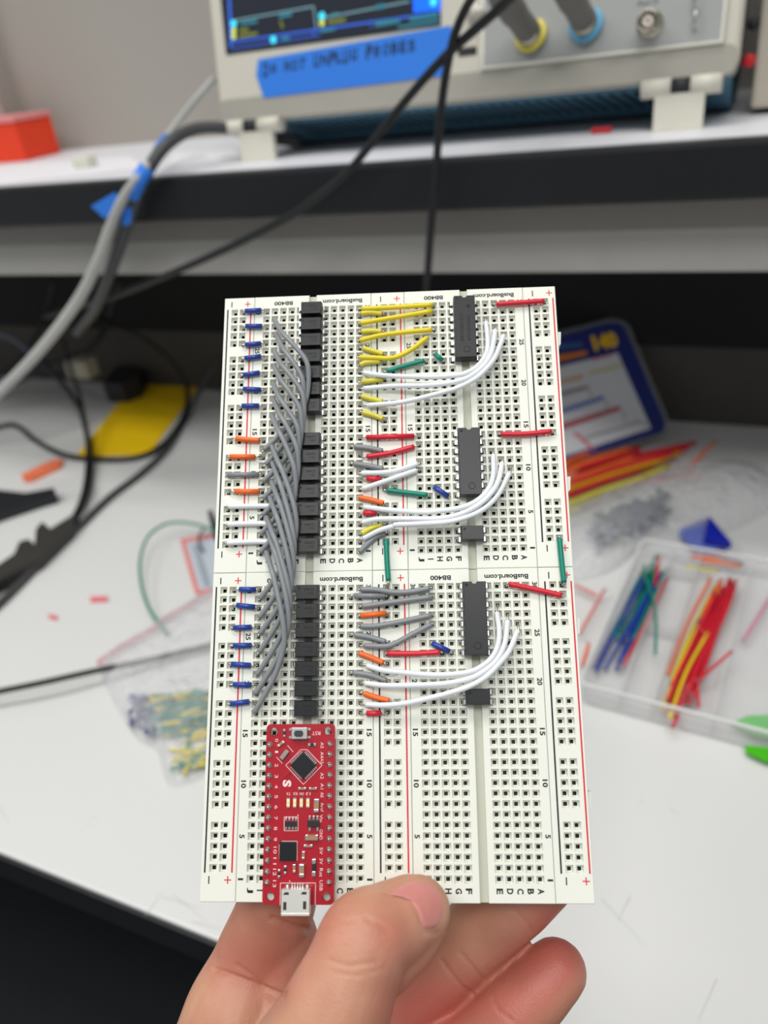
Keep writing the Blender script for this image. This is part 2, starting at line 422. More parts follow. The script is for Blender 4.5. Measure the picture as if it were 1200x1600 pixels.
ORD = ['topmost', 'second from top', 'third from top', 'middle', 'third from bottom', 'second from bottom', 'lowest']
def small_mark(bm, cx, cy, z):
    text(bm, 'S2404', 0.0007, cx+0.0006, cy+0.0006, z, 180, 0.0, 0.0026); text(bm, '2011', 0.0007, cx+0.0010, cy-0.0005, z, 180, 0.0, 0.0016)
for (row0, low, nm) in ((30, 0, 'top'), (14, 0, 'middle'), (30, 1, 'bottom')):
    for i in range(7):
        chip(2, 'L', row0-2*i, low, f'black four-pin chip, {ORD[i]} in the {nm} stack of seven beside the grey wires', 'four-pin chips in the three stacks of seven', small_mark)
chip(2, 'R', 3, 0, 'small black four-pin chip alone under the middle sixteen-pin chip', 'lone four-pin chips on the right breadboards', None)
chip(2, 'R', 19, 1, 'small black four-pin chip alone under the bottom sixteen-pin chip', 'lone four-pin chips on the right breadboards', None)
def big_mark(bm, cx, cy, z):
    text(bm, 'CD4051BE', 0.0009, cx-0.0010, cy-0.0006, z, -90, 0.0, 0.0088); text(bm, '29DHRYG4', 0.0009, cx+0.0010, cy-0.0006, z, -90, 0, 0.0080)
    prism(bm, [(cx+0.0010+a, cy+0.0062+c) for a, c in ((-.0006, 0), (-.0001, -.0001), (0, -.0008), (.0004, -.0003), (.0006, .0004), (.0001, .0003), (0, .0008), (-.0002, .0004))][::-1], z-0.00002, z+0.00001)
def faint_mark(bm, cx, cy, z):
    text(bm, 'CD4051BE', 0.0008, cx-0.0002, cy+0.0004, z, -90, 0.0, 0.0080)
chip(8, 'R', 30, 0, 'top sixteen-pin black chip with readable moulded lettering and a round dimple', 'sixteen-pin chips on the right breadboards', big_mark)
chip(8, 'R', 14, 0, 'middle sixteen-pin black chip, above the lone four-pin chip of the upper board', 'sixteen-pin chips on the right breadboards', None)
chip(8, 'R', 30, 1, 'bottom sixteen-pin black chip, on the lower right breadboard', 'sixteen-pin chips on the right breadboards', None)

# ------------------------------------------------------------------ jumper wires
RW = 0.00074
def hole_name(h):
    u, v, k, c, r, low = h
    q = f"{'lower' if low else 'upper'} {'left' if k in 'lLc' else 'right'} board"
    if k in 'lcr': return f"the {'plus' if c else 'minus'} rail beside row {r}"
    return f"{COLN[c]}{r}"
def board_of(h): return f"{'lower' if h[5] else 'upper'} {'right' if h[2] in 'Rr' else 'left'}"
def jumper(colour, pts, ha, hb, prof=None, size=''):
    """pts: list of points in the board frame on the insulation axis; ha, hb: the holes"""
    A = Vector((ha[0]*PITCH, ha[1]*PITCH, -0.0008)); B = Vector((hb[0]*PITCH, hb[1]*PITCH, -0.0008))
    na, nb = hole_name(ha), hole_name(hb)
    L = sum((pts[i+1]-pts[i]).length for i in range(len(pts)-1))
    sz = size or ('short' if L < 0.012 else 'medium' if L < 0.03 else 'long')
    where = board_of(ha)
    label = f'{sz} {colour} jumper wire, {na} to {nb}, on the {where} breadboard'
    if len(label.split()) > 16: label = f'{sz} {colour} jumper, {na} to {nb}, {where} board'
    if len(label.split()) > 16: label = label.replace(' beside row', ' row').replace('the ', '')
    r_ = thing('jumper_wire', label, 'wire', BM @ Matrix.Translation(A), f'{colour} jumper wires on the breadboards')
    bm = bmesh.new(); S = spline([p-A for p in pts], 8); tube(bm, S, RW, 10); link('insulation', bm, WIRE[colour], r_)
    for H, p, q in ((A, pts[0], pts[1]), (B, pts[-1], pts[-2])):
        d = (p-q).normalized(); e = p-d*0.0006; hz = Vector((H.x, H.y, max(p.z*0.9, TOP*0.9)))
        flat = Vector((H.x-p.x, H.y-p.y, 0))
        mid = p+d*min(0.0008, flat.length*0.5+0.0002)
        path = [e, p, mid+Vector((0, 0, 0.0001))]
        path += [Vector((H.x*0.75+mid.x*0.25, H.y*0.75+mid.y*0.25, TOP+0.0003)), Vector((H.x, H.y, 0.0003)), H]
        bm = bmesh.new(); tube(bm, spline([x-A for x in path], 5), 0.00030, 7); link('bare_lead', bm, LEAD, r_)
    return r_
CR = {'a5': (340, 460, 7.5), 'a6': (340, 640, 5.333), 'a7': (540, 460, 6.667), 'a8': (540, 670, 6.667), 'b1': (340, 840, 5.52), 'b2': (540, 880, 6.4),
      'b3': (690, 450, 5.714), 'c1': (330, 440, 4), 'c4': (600, 660, 4), 'c6': (600, 880, 3.53), 'd8': (860, 820, 3.529), 'c2': (600, 440, 4), 'p': (0, 0, 1)}
def cx(k, x, y): a, b_, s = CR[k]; return (a+x/s, b_+y/s)
def wire(colour, k, pts, ha, hb, z=None, hk=None, peak=None, size=''):
    P2 = [cx(*(q if len(q) == 3 else (k,)+tuple(q))) for q in pts]
    n = len(P2); out = []
    for i, (x, y) in enumerate(P2):
        s = i/(n-1) if n > 1 else 0
        zz = TOP+(z if z is not None else 0.0010)+(peak or 0)*math.sin(math.pi*s)**0.8 if 0 < s < 1 else TOP+(z if z is not None else 0.0010)
        out.append(bp(x, y, zz))
    A = snap(*cx(*((k,)+ha if len(ha) == 2 else ha))); B = snap(*cx(*((k,)+hb if len(hb) == 2 else hb)))
    return jumper(colour, out, A, B, size=size)
for k, p, q, a, c in (('a5',(325,195),(512,185),(300,225),(585,212)),('a5',(330,372),(520,372),(292,402),(577,400)),('a5',(325,590),(508,575),(290,590),(575,585)),
    ('a5',(318,748),(508,725),(282,775),(565,770)),('a5',(302,945),(492,918),(275,965),(560,960)),('a5',(302,1108),(505,1118),(272,1155),(560,1145)),('c1',(193,777),(298,776),(180,797),(330,790)),
    ('b1',(188,447),(328,448),(140,457),(360,455)),('b1',(165,583),(320,600),(135,615),(352,612)),('b1',(138,778),(292,773),(122,776),(352,772)),('b1',(138,932),(292,930),(120,938),(345,935)),
    ('b1',(120,1092),(285,1102),(112,1103),(342,1100)),('b1',(135,1268),(290,1270),(107,1270),(330,1268)),('b1',(112,1435),(272,1415),(98,1437),(325,1432)),
    ('a8',(920,605),(1070,705),(955,625),(1057,712)),('b2',(865,800),(1040,885),(868,808),(1062,903))):
    wire('blue', k, [p, q], a, c)
for k, p, a, c in (('a6',[(152,240),(250,250),(348,255)],(105,270),(388,268)),('a6',[(105,393),(312,393)],(100,408),(382,405)),('a6',[(145,682),(348,683)],(93,690),(375,690)),
    ('a8',[(140,715),(270,740),(395,775)],(150,740),(415,815)),('b2',[(150,525),(405,500)],(148,535),(412,525)),('b2',[(135,900),(260,945),(375,995)],(150,912),(418,1003)),('b2',[(180,1300),(300,1340),(435,1375)],(148,1300),(415,1390))):
    wire('orange', k, p, a, c)
for k, p, a, c, z in (('a6',[(82,545),(340,540)],(90,550),(378,547),None),('a8',[(90,185),(240,200),(385,230)],(62,205),(412,290),None),('a8',[(85,362),(240,385),(390,415)],(62,375),(412,465),None),
    ('a8',[(145,1285),(250,1180),(330,1120),(410,1090)],(150,1285),(415,1100),None),('b2',[(150,262),(300,265),(480,290),(650,285),(840,250)],(148,255),(860,240),.0012),
    ('b2',[(85,325),(395,328)],(55,345),(412,345),None),('b2',[(165,432),(400,400),(870,335)],(148,440),(862,335),.0012),('b2',[(150,630),(300,628),(500,595),(860,520)],(148,630),(862,527),.0012),
    ('b2',[(85,715),(240,740),(400,785)],(57,722),(415,817),None),('b2',[(185,825),(400,830),(500,800),(650,720),(860,610)],(150,815),(865,618),.0014),('b2',[(80,1095),(250,1120),(410,1175)],(57,1105),(415,1193),None)):
    wire('grey', k, p, a, c, z)
for k, p, a, c in (('a7',[(165,150),(500,135),(910,108)],(150,165),(925,130)),('a7',[(155,300),(450,250),(900,175)],(150,330),(918,215)),('a7',[(150,480),(350,430),(600,395),(900,368)],(150,490),(930,380)),
    ('a7',[(145,655),(300,660),(450,665),(560,640),(700,565),(850,450)],(150,660),(838,470))):
    wire('yellow', k, p, a, c, .0013, peak=.0006)
for k, p, a, c in (('a7',[(160,200),(260,188),(378,200)],(150,245),(400,240)),('a7',[(165,388),(270,380),(375,385)],(150,410),(405,402)),('a7',[(180,560),(280,588),(390,620)],(150,580),(405,655)),
    ('a7',[(150,735),(220,708),(360,700)],(145,745),(400,742)),('a7',[(165,912),(385,885)],(150,915),(405,908)),('a7',[(165,1060),(270,1088),(385,1115)],(150,1090),(400,1165)),
    ('a7',[(175,1228),(280,1255),(390,1295)],(150,1258),(408,1335)),('a8',[(165,1090),(270,1035),(380,1000)],(150,1100),(415,1000))):
    wire('pale yellow', k, p, a, c)
for k, p, a, c in (('a7',[(430,800),(620,742),(820,690)],(405,825),(835,720)),('a7',[(935,625),(1005,685)],(925,640),(1020,715)),('a8',[(430,640),(640,665),(850,690)],(412,640),(870,712)),
    ('a8',[(422,1160),(432,1400),(445,1580)],(412,1183),('b2',415,250)),('d8',[(50,75),(62,200),(75,318)],('c4',1092,727),('d8',65,335))):
    wire('green', k, p, a, c, .0012)
for k, p, a, c in (('a8',[(215,90),(715,75)],(150,125),(762,98)),('a8',[(220,290),(450,255),(715,185)],(150,297),(765,188)),('a8',[(220,520),(370,522)],(150,560),(412,552)),
    ('a8',[(185,880),(320,875)],(150,915),(410,910)),('b2',[(415,903),(700,903),(945,890)],(405,910),(970,905)),('b2',[(210,1502),(355,1500)],(150,1497),(425,1497)),
    ('b3',[(490,145),(700,130),(915,115)],(470,150),(928,122)),('b3',[(530,1305),(750,1302),(980,1280)],(515,1320),(992,1297)),('c6',[(690,115),(850,148),(980,178)],(675,128),(988,180))):
    wire('red', k, p, a, c, .0011)
for k, p, a, c, pk in (('a6',[(92,808),(300,804),(545,805)],(85,832),(525,835),0),('a6',[(85,958),(300,950),(540,955)],(80,980),(522,982),0),('a6',[(80,1112),(300,1102),(548,1105)],(70,1130),(518,1130),0),
    ('a8',[(165,463),(400,455),(550,430),(750,365)],(150,470),(768,360),.001),('a8',[(175,625),(400,550),(600,480),(735,435)],(150,655),(768,448),.001),
    ('a7',[(190,815),(350,840),(600,855),(900,860),('b3',100,782),('b3',200,765),('b3',300,715),('b3',370,640),('b3',405,560),('b3',410,450),('b3',395,303)],(150,830),('b3',395,300),.003),
    ('a7',[(190,980),(500,955),(800,950),('b3',0,858),('b3',150,830),('b3',270,780),('b3',380,690),('b3',440,590),('b3',465,480),('b3',478,378)],(150,1000),('b3',470,370),.0034),
    ('a7',[(235,1155),(500,1135),(700,1100),(900,1050),('b3',50,920),('b3',150,888),('b3',300,810),('b3',400,720),('b3',470,630),('b3',520,520),('b3',553,425)],(150,1175),('b3',552,440),.0036),
    ('a8',[(190,815),(450,845),(800,868),('c4',350,553),('c4',480,533),('c4',580,490),('c4',650,420),('c4',682,330),('c4',682,203)],(150,830),('c4',668,190),.003),
    ('a8',[(175,975),(350,940),(700,938),('c4',350,600),('c4',480,573),('c4',600,510),('c4',680,430),('c4',720,350),('c4',738,253)],(150,1005),('c4',725,240),.0034),
    ('a8',[(185,1145),(350,1060),(500,1015),('c4',80,640),('c4',200,635),('c4',400,622),('c4',550,580),('c4',650,520),('c4',720,440),('c4',783,318)],(150,1190),('c4',785,293),.0036),
    ('b2',[(215,1025),('p',600,1047.6),('p',633,1051),('p',666,1054),('p',700,1054),('p',733,1050),('p',753,1041),('p',769,1027),('p',778,1008),('p',780,985),('p',776,957)],(150,1005),('c6',623,232),.003),
    ('b2',[(195,1200),('p',600,1071),('p',633,1071),('p',666,1070),('p',700,1067.6),('p',733,1060.5),('p',756,1049),('p',776,1031),('p',789,1004),('p',793,970)],(150,1200),('c6',680,285),.0034),
    ('b2',[(205,1412),('p',600,1102),('p',633,1099),('p',666,1092),('p',700,1083.5),('p',733,1072.5),('p',759,1057.6),('p',779,1037.7),('p',796,1016),('p',809,985)],(150,1400),('c6',737,335),.0036)):
    wire('white', k, p, a, c, .0011, peak=pk)
# the fourteen bundled grey wires: pushed in at column I, sweeping right and down into column J
starts = [('a5',660,285),('a5',690,470),('a5',660,650),('a5',660,830),('a5',650,1045),('c1',390,740),('a6',450,45),('a6',450,300),('a6',455,440),('a6',450,600),('a6',435,730),('a6',405,895),('a6',420,1015),('a6',405,1185)]
ends = [('a6',385,338),('a6',400,458),('a6',378,603),('a6',380,742),('a6',375,883),('a6',355,1042),('a6',355,1192),('b1',365,527),('b1',358,692),('b1',362,830),('b1',356,990),('b1',338,1182),('b1',323,1347),('b1',315,1507)]
bulge = [482, 474, 475, 471, 467, 466, 462, 463, 460, 459, 455, 453, 451, 444.5]
for i in range(14):
    S, E = cx(*starts[i]), cx(*ends[i]); bx = bulge[i]; ym = S[1]+0.52*(E[1]-S[1]); H = E[1]-S[1]
    w_ = max(0, min(1, (8-i)/4)); mixf = lambda a, b_: a*(1-w_)+b_*w_
    px_ = [S, (S[0]+mixf(.23, .22)*(bx-S[0]), S[1]+mixf(.09, .10)*H), (S[0]+mixf(.46, .52)*(bx-S[0]), S[1]+mixf(.18, .185)*H), (S[0]+mixf(.87, .93)*(bx-S[0]), S[1]+mixf(.40, .32)*H), (bx, S[1]+mixf(.54, .46)*H),
           (bx-0.08*(bx-E[0]), S[1]+0.64*H), (bx-0.34*(bx-E[0]), S[1]+0.78*H), (bx-0.68*(bx-E[0]), S[1]+0.90*H), E]
    hz = [0.0014, 0.0056, 0.0072, 0.0070, 0.0058, 0.0046, 0.0032, 0.0020, 0.0011]
    pts = [bp(x, y, TOP+z) for (x, y), z in zip(px_, hz)]
    ha, hb = snap(S[0], S[1]+1), snap(E[0]-0.5, E[1]+3)
    j = jumper('grey', pts, ha, hb, size='curved')
    j['group'] = 'grey wires bundled beside the left chip stacks'

# ------------------------------------------------------------------ the red circuit board plugged into the lower left breadboard
ZP = 0.0045
CR['d1'] = (400, 1120, 8.571); CR['d2'] = (400, 1270, 8.571)
def q(k, x, y, z=ZP): return bp(*cx(k, x, y), z)
pcb = thing('circuit_board', 'red microcontroller board with USB socket plugged into the lower left breadboard', 'circuit board', BM @ Matrix.Translation(q('d2', 560, 900)))
PO = q('d2', 560, 900)
def L2(k, x, y): v = q(k, x, y)-PO; return (v.x, v.y)
def plink(name, bm, m, parent=None, smooth=False):
    bm.transform(Matrix.Translation((0, 0, 0))); return link(name, bm, m, parent or pcb, smooth)
xl, yt_ = L2('d1', 135, 100); xr, _ = L2('d1', 1062, 100); xl2, yb_ = L2('d2', 90, 1230); xr2, _ = L2('d2', 1040, 1230)
xl = (xl+xl2)/2; xr = (xr+xr2)/2
HOLESP = [L2('d1', 240, 200), L2('d1', 960, 190), L2('d2', 192, 1125), L2('d2', 945, 1130)]
# board outline with four mounting holes: triangulated as one polygon with hole loops
bm = bmesh.new()
def loop(pts, z): return [bm.verts.new((x, y, z)) for x, y in pts]
outer = rrect(xl, yb_, xr, yt_, 0.0011, 6)
allz = []
for z in (-0.0008, 0.0):
    edges = []; loops = []
    for pts in [outer]+[[(hx+0.00095*math.cos(2*math.pi*k/20), hy+0.00095*math.sin(2*math.pi*k/20)) for k in range(20)] for hx, hy in HOLESP]:
        vs_ = loop(pts, z); loops.append(vs_)
        for i in range(len(vs_)): edges.append(bm.edges.new((vs_[i], vs_[(i+1) % len(vs_)])))
    bmesh.ops.triangle_fill(bm, use_beauty=True, edges=edges, use_dissolve=False); allz.append(loops)
for A, B in zip(*allz):
    for i in range(len(A)): bm.faces.new((A[i], A[(i+1) % len(A)], B[(i+1) % len(B)], B[i]))
bmesh.ops.recalc_face_normals(bm, faces=bm.faces)
board_o = plink('board', bm, PCB)
for hx, hy in HOLESP:
    bm = bmesh.new(); lathe(bm, [(0.00095, -0.00081), (0.00118, -0.00081), (0.00118, 0.00002), (0.00095, 0.00002), (0.00095, -0.00081)], Matrix.Translation((hx, hy, 0)), 20)
    plink('mounting_hole_ring', bm, mat('ring_copper', (150, 40, 45), 0.35, 0.3), board_o)
# header pins
for side, (k0, a, k1, c) in enumerate((('d1', (188, 372), 'd2', (150, 935)), ('d1', (985, 362), 'd2', (975, 935)))):
    p0, p1 = Vector(L2(k0, *a)).to_3d(), Vector(L2(k1, *c)).to_3d()
    bm = bmesh.new(); box(bm, (min(p0.x, p1.x)-0.0012, p1.y-0.0012, -ZP+TOP+0.0001-0), (max(p0.x, p1.x)+0.0012, p0.y+0.0012, -0.0008), bevel=0.0002)
    plink('pin_header', bm, mat('black_header_plastic', (24, 24, 26), 0.5), pcb)
    for i in range(14):
        p = p0.lerp(p1, i/13); bm = bmesh.new()
        bright = (side == 0 and i in (9, 10)) or (side == 1 and i == 13)
        lathe(bm, [(0.00078, 0.00002), (0.00076, 0.0001), (0.0005, 0.00032), (0.00034, 0.00045), (0.00030, 0.0009), (0.0, 0.00098)], Matrix.Translation(p), 14)
        tube(bm, [p+Vector((0, 0, 0)), p+Vector((0, 0, -ZP-0.0008))], 0.0003, 6)
        plink('header_pin', bm, TIN, pcb)
# silkscreen lettering and outlines
bm = bmesh.new(); zt = 0.00002
for i, s in enumerate(('0','1','2','3','4','5','6')):
    x, y = L2('d1', 278-i*1.5, (315,470,650,797,935,1070,1210)[i]); text(bm, s, 0.0008, x, y, zt, -90, 0.0, 0.0008 if s != '1' else 0.0005)
for i, s in enumerate(('7','8','9','10','11','12','13')):
    x, y = L2('d2', 265-i*3, (70,210,355,500,645,795,950)[i]); text(bm, s, 0.0008, x, y, zt, -90, 0.0, 0.0008 if len(s) == 1 else 0.0016)
for s, k, y, w_ in (('A5','d1',380,.0015),('A4','d1',510,.0015),('A3','d1',590,.0012),('A2','d1',790,.0015),('A1','d1',930,.0014),('A0','d1',1045,.0012),('Aref','d1',1210,.0022),('Vin','d2',75,.0018),('GND','d2',290,.0024),
        ('5V','d2',510,.0016),('3V','d2',650,.0014),('Rst','d2',800,.0020),('USB','d2',975,.0024)):
    x, yy = L2(k, 885 if k == 'd1' else 872, y); text(bm, s, 0.0008, x, yy, zt, -90, 0.0, w_)
x, y = L2('d1', 805, 220); text(bm, 'RST', 0.0009, x, y, zt, 180, 0, 0.0022)
x, y = L2('d1', 415, 893); text(bm, 'S', 0.0022, x, y, zt, -90, 0.05, 0.0017)
for s, X_ in (('TX', 435), ('RX', 525), ('ON', 612), ('13', 700)):
    x, y = L2('d1', X_, 1030); text(bm, s, 0.0007, x, y, zt, 180, 0.0, 0.0011)
def sline(bm, pts, w_=0.00007, z=0.00002, closed=False):
    n = len(pts)
    for i in range(n if closed else n-1):
        a, c = Vector(pts[i]).to_3d(), Vector(pts[(i+1) % n]).to_3d(); d = (c-a).normalized(); nn = Vector((-d.y, d.x, 0))*w_; e = d*w_
        zz = Vector((0, 0, z)); bm.faces.new([bm.verts.new(v+zz) for v in (a-nn-e, c-nn+e, c+nn+e, a+nn-e)])
sline(bm, [L2('d1', *p) for p in ((600,440),(685,440),(885,650),(635,905),(398,650))], closed=True)
sline(bm, [L2('d1', 425, 385), L2('d1', 497, 468)]); sline(bm, [L2('d1', 277, 542), L2('d1', 350, 622)])
sline(bm, [L2('d2', *p) for p in ((378,55),(563,55),(563,240),(378,240))], closed=True)
sline(bm, [L2('d2', *p) for p in ((350,380),(552,380),(552,632),(312,632),(312,425))])
sline(bm, [L2('d2', *p) for p in ((322,1235),(328,940),(797,940),(793,1235))])
for p in ((563, 32), (452, 915)): x, y = L2('d2', *p); text(bm, '.', 0.0003, x, y, zt)
plink('silkscreen_lettering', bm, SILK, board_o)
# fine copper traces under the mask
bm = bmesh.new()
for i in range(7):
    sline(bm, [L2('d1', 300+i*22, 900-i*8), L2('d1', 400+i*18, 800-i*10), L2('d1', 470+i*14, 730-i*4)], 0.00004, 0.00001)
for X_ in (525, 580, 660): sline(bm, [L2('d1', X_, 320), L2('d1', X_, 420)], 0.00004, 0.00001)
for X_ in (455, 620, 640): sline(bm, [L2('d2', X_, 640), L2('d2', X_, 780)], 0.00004, 0.00001)
plink('copper_trace', bm, mat('masked_trace', (140, 12, 34), 0.3), board_o)
def rotz(a, x, y, z=0): return Matrix.Translation((x, y, z)) @ Matrix.Rotation(R(a), 4, 'Z')
# main processor, turned 45 degrees
x, y = L2('d1', 640, 645); X = rotz(45, x, y); hs = 0.00255
bm = bmesh.new(); box(bm, (-hs*.93, -hs*.93, 0.0002), (hs*.93, hs*.93, 0.0011), 0, X, bevel=0.00015); qfp = plink('processor', bm, CHIP)
bm = bmesh.new()
for s4 in range(4):
    for i in range(8):
        o_ = (i-3.5)*0.00052; Y = X @ Matrix.Rotation(R(90*s4), 4, 'Z'); box(bm, (hs*.9, o_-0.00013, 0.00002), (hs*1.16, o_+0.00013, 0.0003), 0, Y)
plink('processor_leads', bm, TIN, qfp)
x, y = L2('d2', 432, 508); x1, _ = L2('d2', 318, 508); w_ = x-x1
bm = bmesh.new(); box(bm, (x-w_*.98, y-w_*1.02, 0), (x+w_*.98, y+w_*1.02, 0.0009), bevel=0.0001); plink('usb_interface_chip', bm, CHIP)
# reset button
x, y = L2('d1', 590, 220); X = rotz(0, x, y)
bm = bmesh.new(); box(bm, (-0.0021, -0.0015, 0), (0.0021, 0.0015, 0.0014), 0, X, bevel=0.00025); rb = plink('reset_button', bm, mat('brushed_steel', (175, 175, 172), 0.38, 0.9))
bm = bmesh.new()
for sx in (-1, 1):
    for sy in (-1, 1): box(bm, (sx*0.0024-0.0004, sy*0.001-0.0003, 0), (sx*0.0024+0.0004, sy*0.001+0.0003, 0.0003), 0, X)
plink('button_tabs', bm, TIN, rb)
bm = bmesh.new(); prism(bm, rrect(-0.0011, -0.00075, 0.0011, 0.00075, 0.0006), 0.0014, 0.0020, rotz(0, x-0.0001, y)); plink('button_cap', bm, mat('button_cap_plastic', (44, 50, 58), 0.5), rb)
# crystal
x, y = L2('d1', 385, 505); bm = bmesh.new(); box(bm, (-0.0013, -0.00055, 0), (0.0013, 0.00055, 0.0009), 0, rotz(52, x, y), bevel=0.0001); plink('crystal', bm, mat('crystal_can', (150, 145, 138), 0.4, 0.5))
# LEDs
for X_ in (435, 522, 610, 698):
    x, y = L2('d1', X_, 1150); X = rotz(0, x, y)
    bm = bmesh.new(); box(bm, (-0.0004, -0.0009, 0), (0.0004, 0.0009, 0.0005), 0, X, bevel=0.00008); ld = plink('led', bm, mat('led_lens', (238, 228, 176), 0.3))
    bm = bmesh.new(); box(bm, (-0.00042, 0.0007, 0), (0.00042, 0.0012, 0.00035), 0, X); box(bm, (-0.00036, -0.0012, 0), (0.00036, -0.0009, 0.0003), 0, X); plink('led_terminal', bm, TIN, ld)
    bm = bmesh.new(); lathe(bm, [(0.00016, 0.00051), (0, 0.00052)], X, 10); plink('led_die', bm, mat('led_die', (200, 160, 40), 0.4), ld)
# two-terminal parts: capacitors, resistors, polyfuse
CAPM = mat('ceramic_body', (158, 122, 92), 0.5); RES = mat('resistor_body', (30, 30, 32), 0.45)
def twoterm(name, k, xa, ya, xb, yb, w_, h, m, frac=0.3):
    a, c = Vector(L2(k, xa, ya)).to_3d(), Vector(L2(k, xb, yb)).to_3d(); L = (c-a).length; mid = (a+c)/2
    X = Matrix.Translation(mid) @ Matrix.Rotation(math.atan2(c.y-a.y, c.x-a.x), 4, 'Z')
    bm = bmesh.new(); box(bm, (-L/2+L*frac*.7, -w_/2*.95, 0), (L/2-L*frac*.7, w_/2*.95, h), 0, X); o = plink(name, bm, m)
    for s in (-1, 1):
        bm = bmesh.new(); x0, x1 = sorted((s*L/2, s*(L/2-L*frac))); box(bm, (x0, -w_/2, 0), (x1, w_/2, h*1.04), 0, X, bevel=min(w_, L*frac, h)*0.22); plink('terminal', bm, TIN, o)
for a in ((382,165,382,270,.0006,.0004,RES),(290,395,375,330,.0007,.0005,CAPM),(700,375,806,370,.0007,.0004,RES),(568,960,675,958,.0006,.0005,CAPM),(712,960,818,958,.0006,.0005,CAPM)): twoterm('resistor' if a[6] is RES else 'capacitor', 'd1', *a)
twoterm('capacitor', 'd1', 818,1095, 812,1275,.0013,.001,CAPM,.25)
twoterm('capacitor', 'd2', 665,325, 835,325,.0013,.001,CAPM,.2)
for a in ((642,440,762,440,.0006,.0005,CAPM),(640,512,635,622,.0007,.0005,CAPM),(515,685,515,800,.0007,.0005,CAPM),(618,678,618,855,.0013,.001,CAPM),(395,705,392,820,.0006,.0004,RES),(313,755,308,870,.0006,.0004,RES),(780,610,778,845,.0010,.0008,RES)):
    twoterm('resistor' if a[6] is RES else 'capacitor', 'd2', *a)
# resistor network
x0, y0 = L2('d2', 392, 190); x1, y1 = L2('d2', 552, 120)
bm = bmesh.new(); box(bm, (x0, y0+0.0001, 0), (x1, y1, 0.0005)); rn = plink('resistor_network', bm, RES)
bm = bmesh.new()
for X_ in (405, 450, 496, 538):
    for Y_ in (85, 203): x, y = L2('d2', X_, Y_); box(bm, (x-0.00024, y-0.00035, 0), (x+0.00024, y+0.00035, 0.0004), bevel=0.00006)
plink('network_terminals', bm, TIN, rn)
# regulator
x0, y0 = L2('d2', 698, 185); x1, y1 = L2('d2', 850, 95)
bm = bmesh.new(); box(bm, (x0, y0, 0), (x1, y1, 0.001), bevel=0.0001); rg = plink('voltage_regulator', bm, RES)
bm = bmesh.new()
for X_, Y_ in ((722, 65), (774, 65), (826, 65), (722, 215), (826, 215)): x, y = L2('d2', X_, Y_); box(bm, (x-0.00024, y-0.0005, 0), (x+0.00024, y+0.0005, 0.00035), bevel=0.00006)
plink('regulator_leads', bm, TIN, rg)
# micro-USB socket overhanging the bottom edge
x0, y0 = L2('d2', 355, 1320); x1, y1 = L2('d2', 745, 1000); H = 0.0025
STEEL = mat('usb_shell_steel', (228, 228, 220), 0.4, 0.75)
bm = bmesh.new()
prof = [(x0, 0.0011), (x0+0.0006, 0.0002), (x1-0.0006, 0.0002), (x1, 0.0011), (x1, H-0.0002), (x1-0.0002, H), (x0+0.0002, H), (x0, H-0.0002)]
for inset, yy0, yy1, cap in ((0, y0, y1, True),):
    ringa = [bm.verts.new((x, yy0, z)) for x, z in prof]; ringb = [bm.verts.new((x, yy1, z)) for x, z in prof]
    mxp = sum(p[0] for p in prof)/8; mzp = sum(p[1] for p in prof)/8
    inn = [bm.verts.new((mxp+(x-mxp)*.93, yy0, mzp+(z-mzp)*.8)) for x, z in prof]; inb = [bm.verts.new((mxp+(x-mxp)*.93, yy0+0.004, mzp+(z-mzp)*.8)) for x, z in prof]
    for i in range(8):
        j = (i+1) % 8
        bm.faces.new((ringa[i], ringa[j], ringb[j], ringb[i])); bm.faces.new((ringa[j], ringa[i], inn[i], inn[j])); bm.faces.new((inn[j], inn[i], inb[i], inb[j]))
    bm.faces.new(ringb); bm.faces.new(inb)
# flared lip
box(bm, (x0+0.0001, y0-0.0004, H-0.0002), (x1-0.0001, y0+0.0002, H+0.0001), bevel=0.00006)
bmesh.ops.recalc_face_normals(bm, faces=bm.faces)
us = plink('usb_socket', bm, STEEL)
bm = bmesh.new()
for X_, Y_ in ((410, 1215), (672, 1205)): x, y = L2('d2', X_, Y_); prism(bm, rrect(x-0.0004, y-0.0009, x+0.0004, y+0.0009, 0.0001), H-0.0001, H+0.00003)
for X_, Y_ in ((425, 1050), (660, 1045)):
    x, y = L2('d2', X_, Y_); prism(bm, [(x-0.0007, y-0.0003), (x+0.0007, y-0.0003), (x+0.0007, y+0.0003), (x-0.0003, y+0.0003)], H-0.0001, H+0.00003)
plink('shell_slot', bm, mat('slot_dark', (50, 48, 44), 0.6), us)
bm = bmesh.new()
for X_ in (490, 525, 560, 595, 630): x, y = L2('d2', X_, 975); box(bm, (x-0.00016, y-0.0005, 0), (x+0.00016, y+0.0005, 0.0006), bevel=0.00004)
plink('socket_contact', bm, TIN, us)
for X_ in (425, 690):
    x, y = L2('d2', X_, 985); bm = bmesh.new(); lathe(bm, [(0.0006, 0), (0.0005, 0.0004), (0, 0.0006)], Matrix.Translation((x, y, 0)), 12); plink('solder_blob', bm, TIN, us)

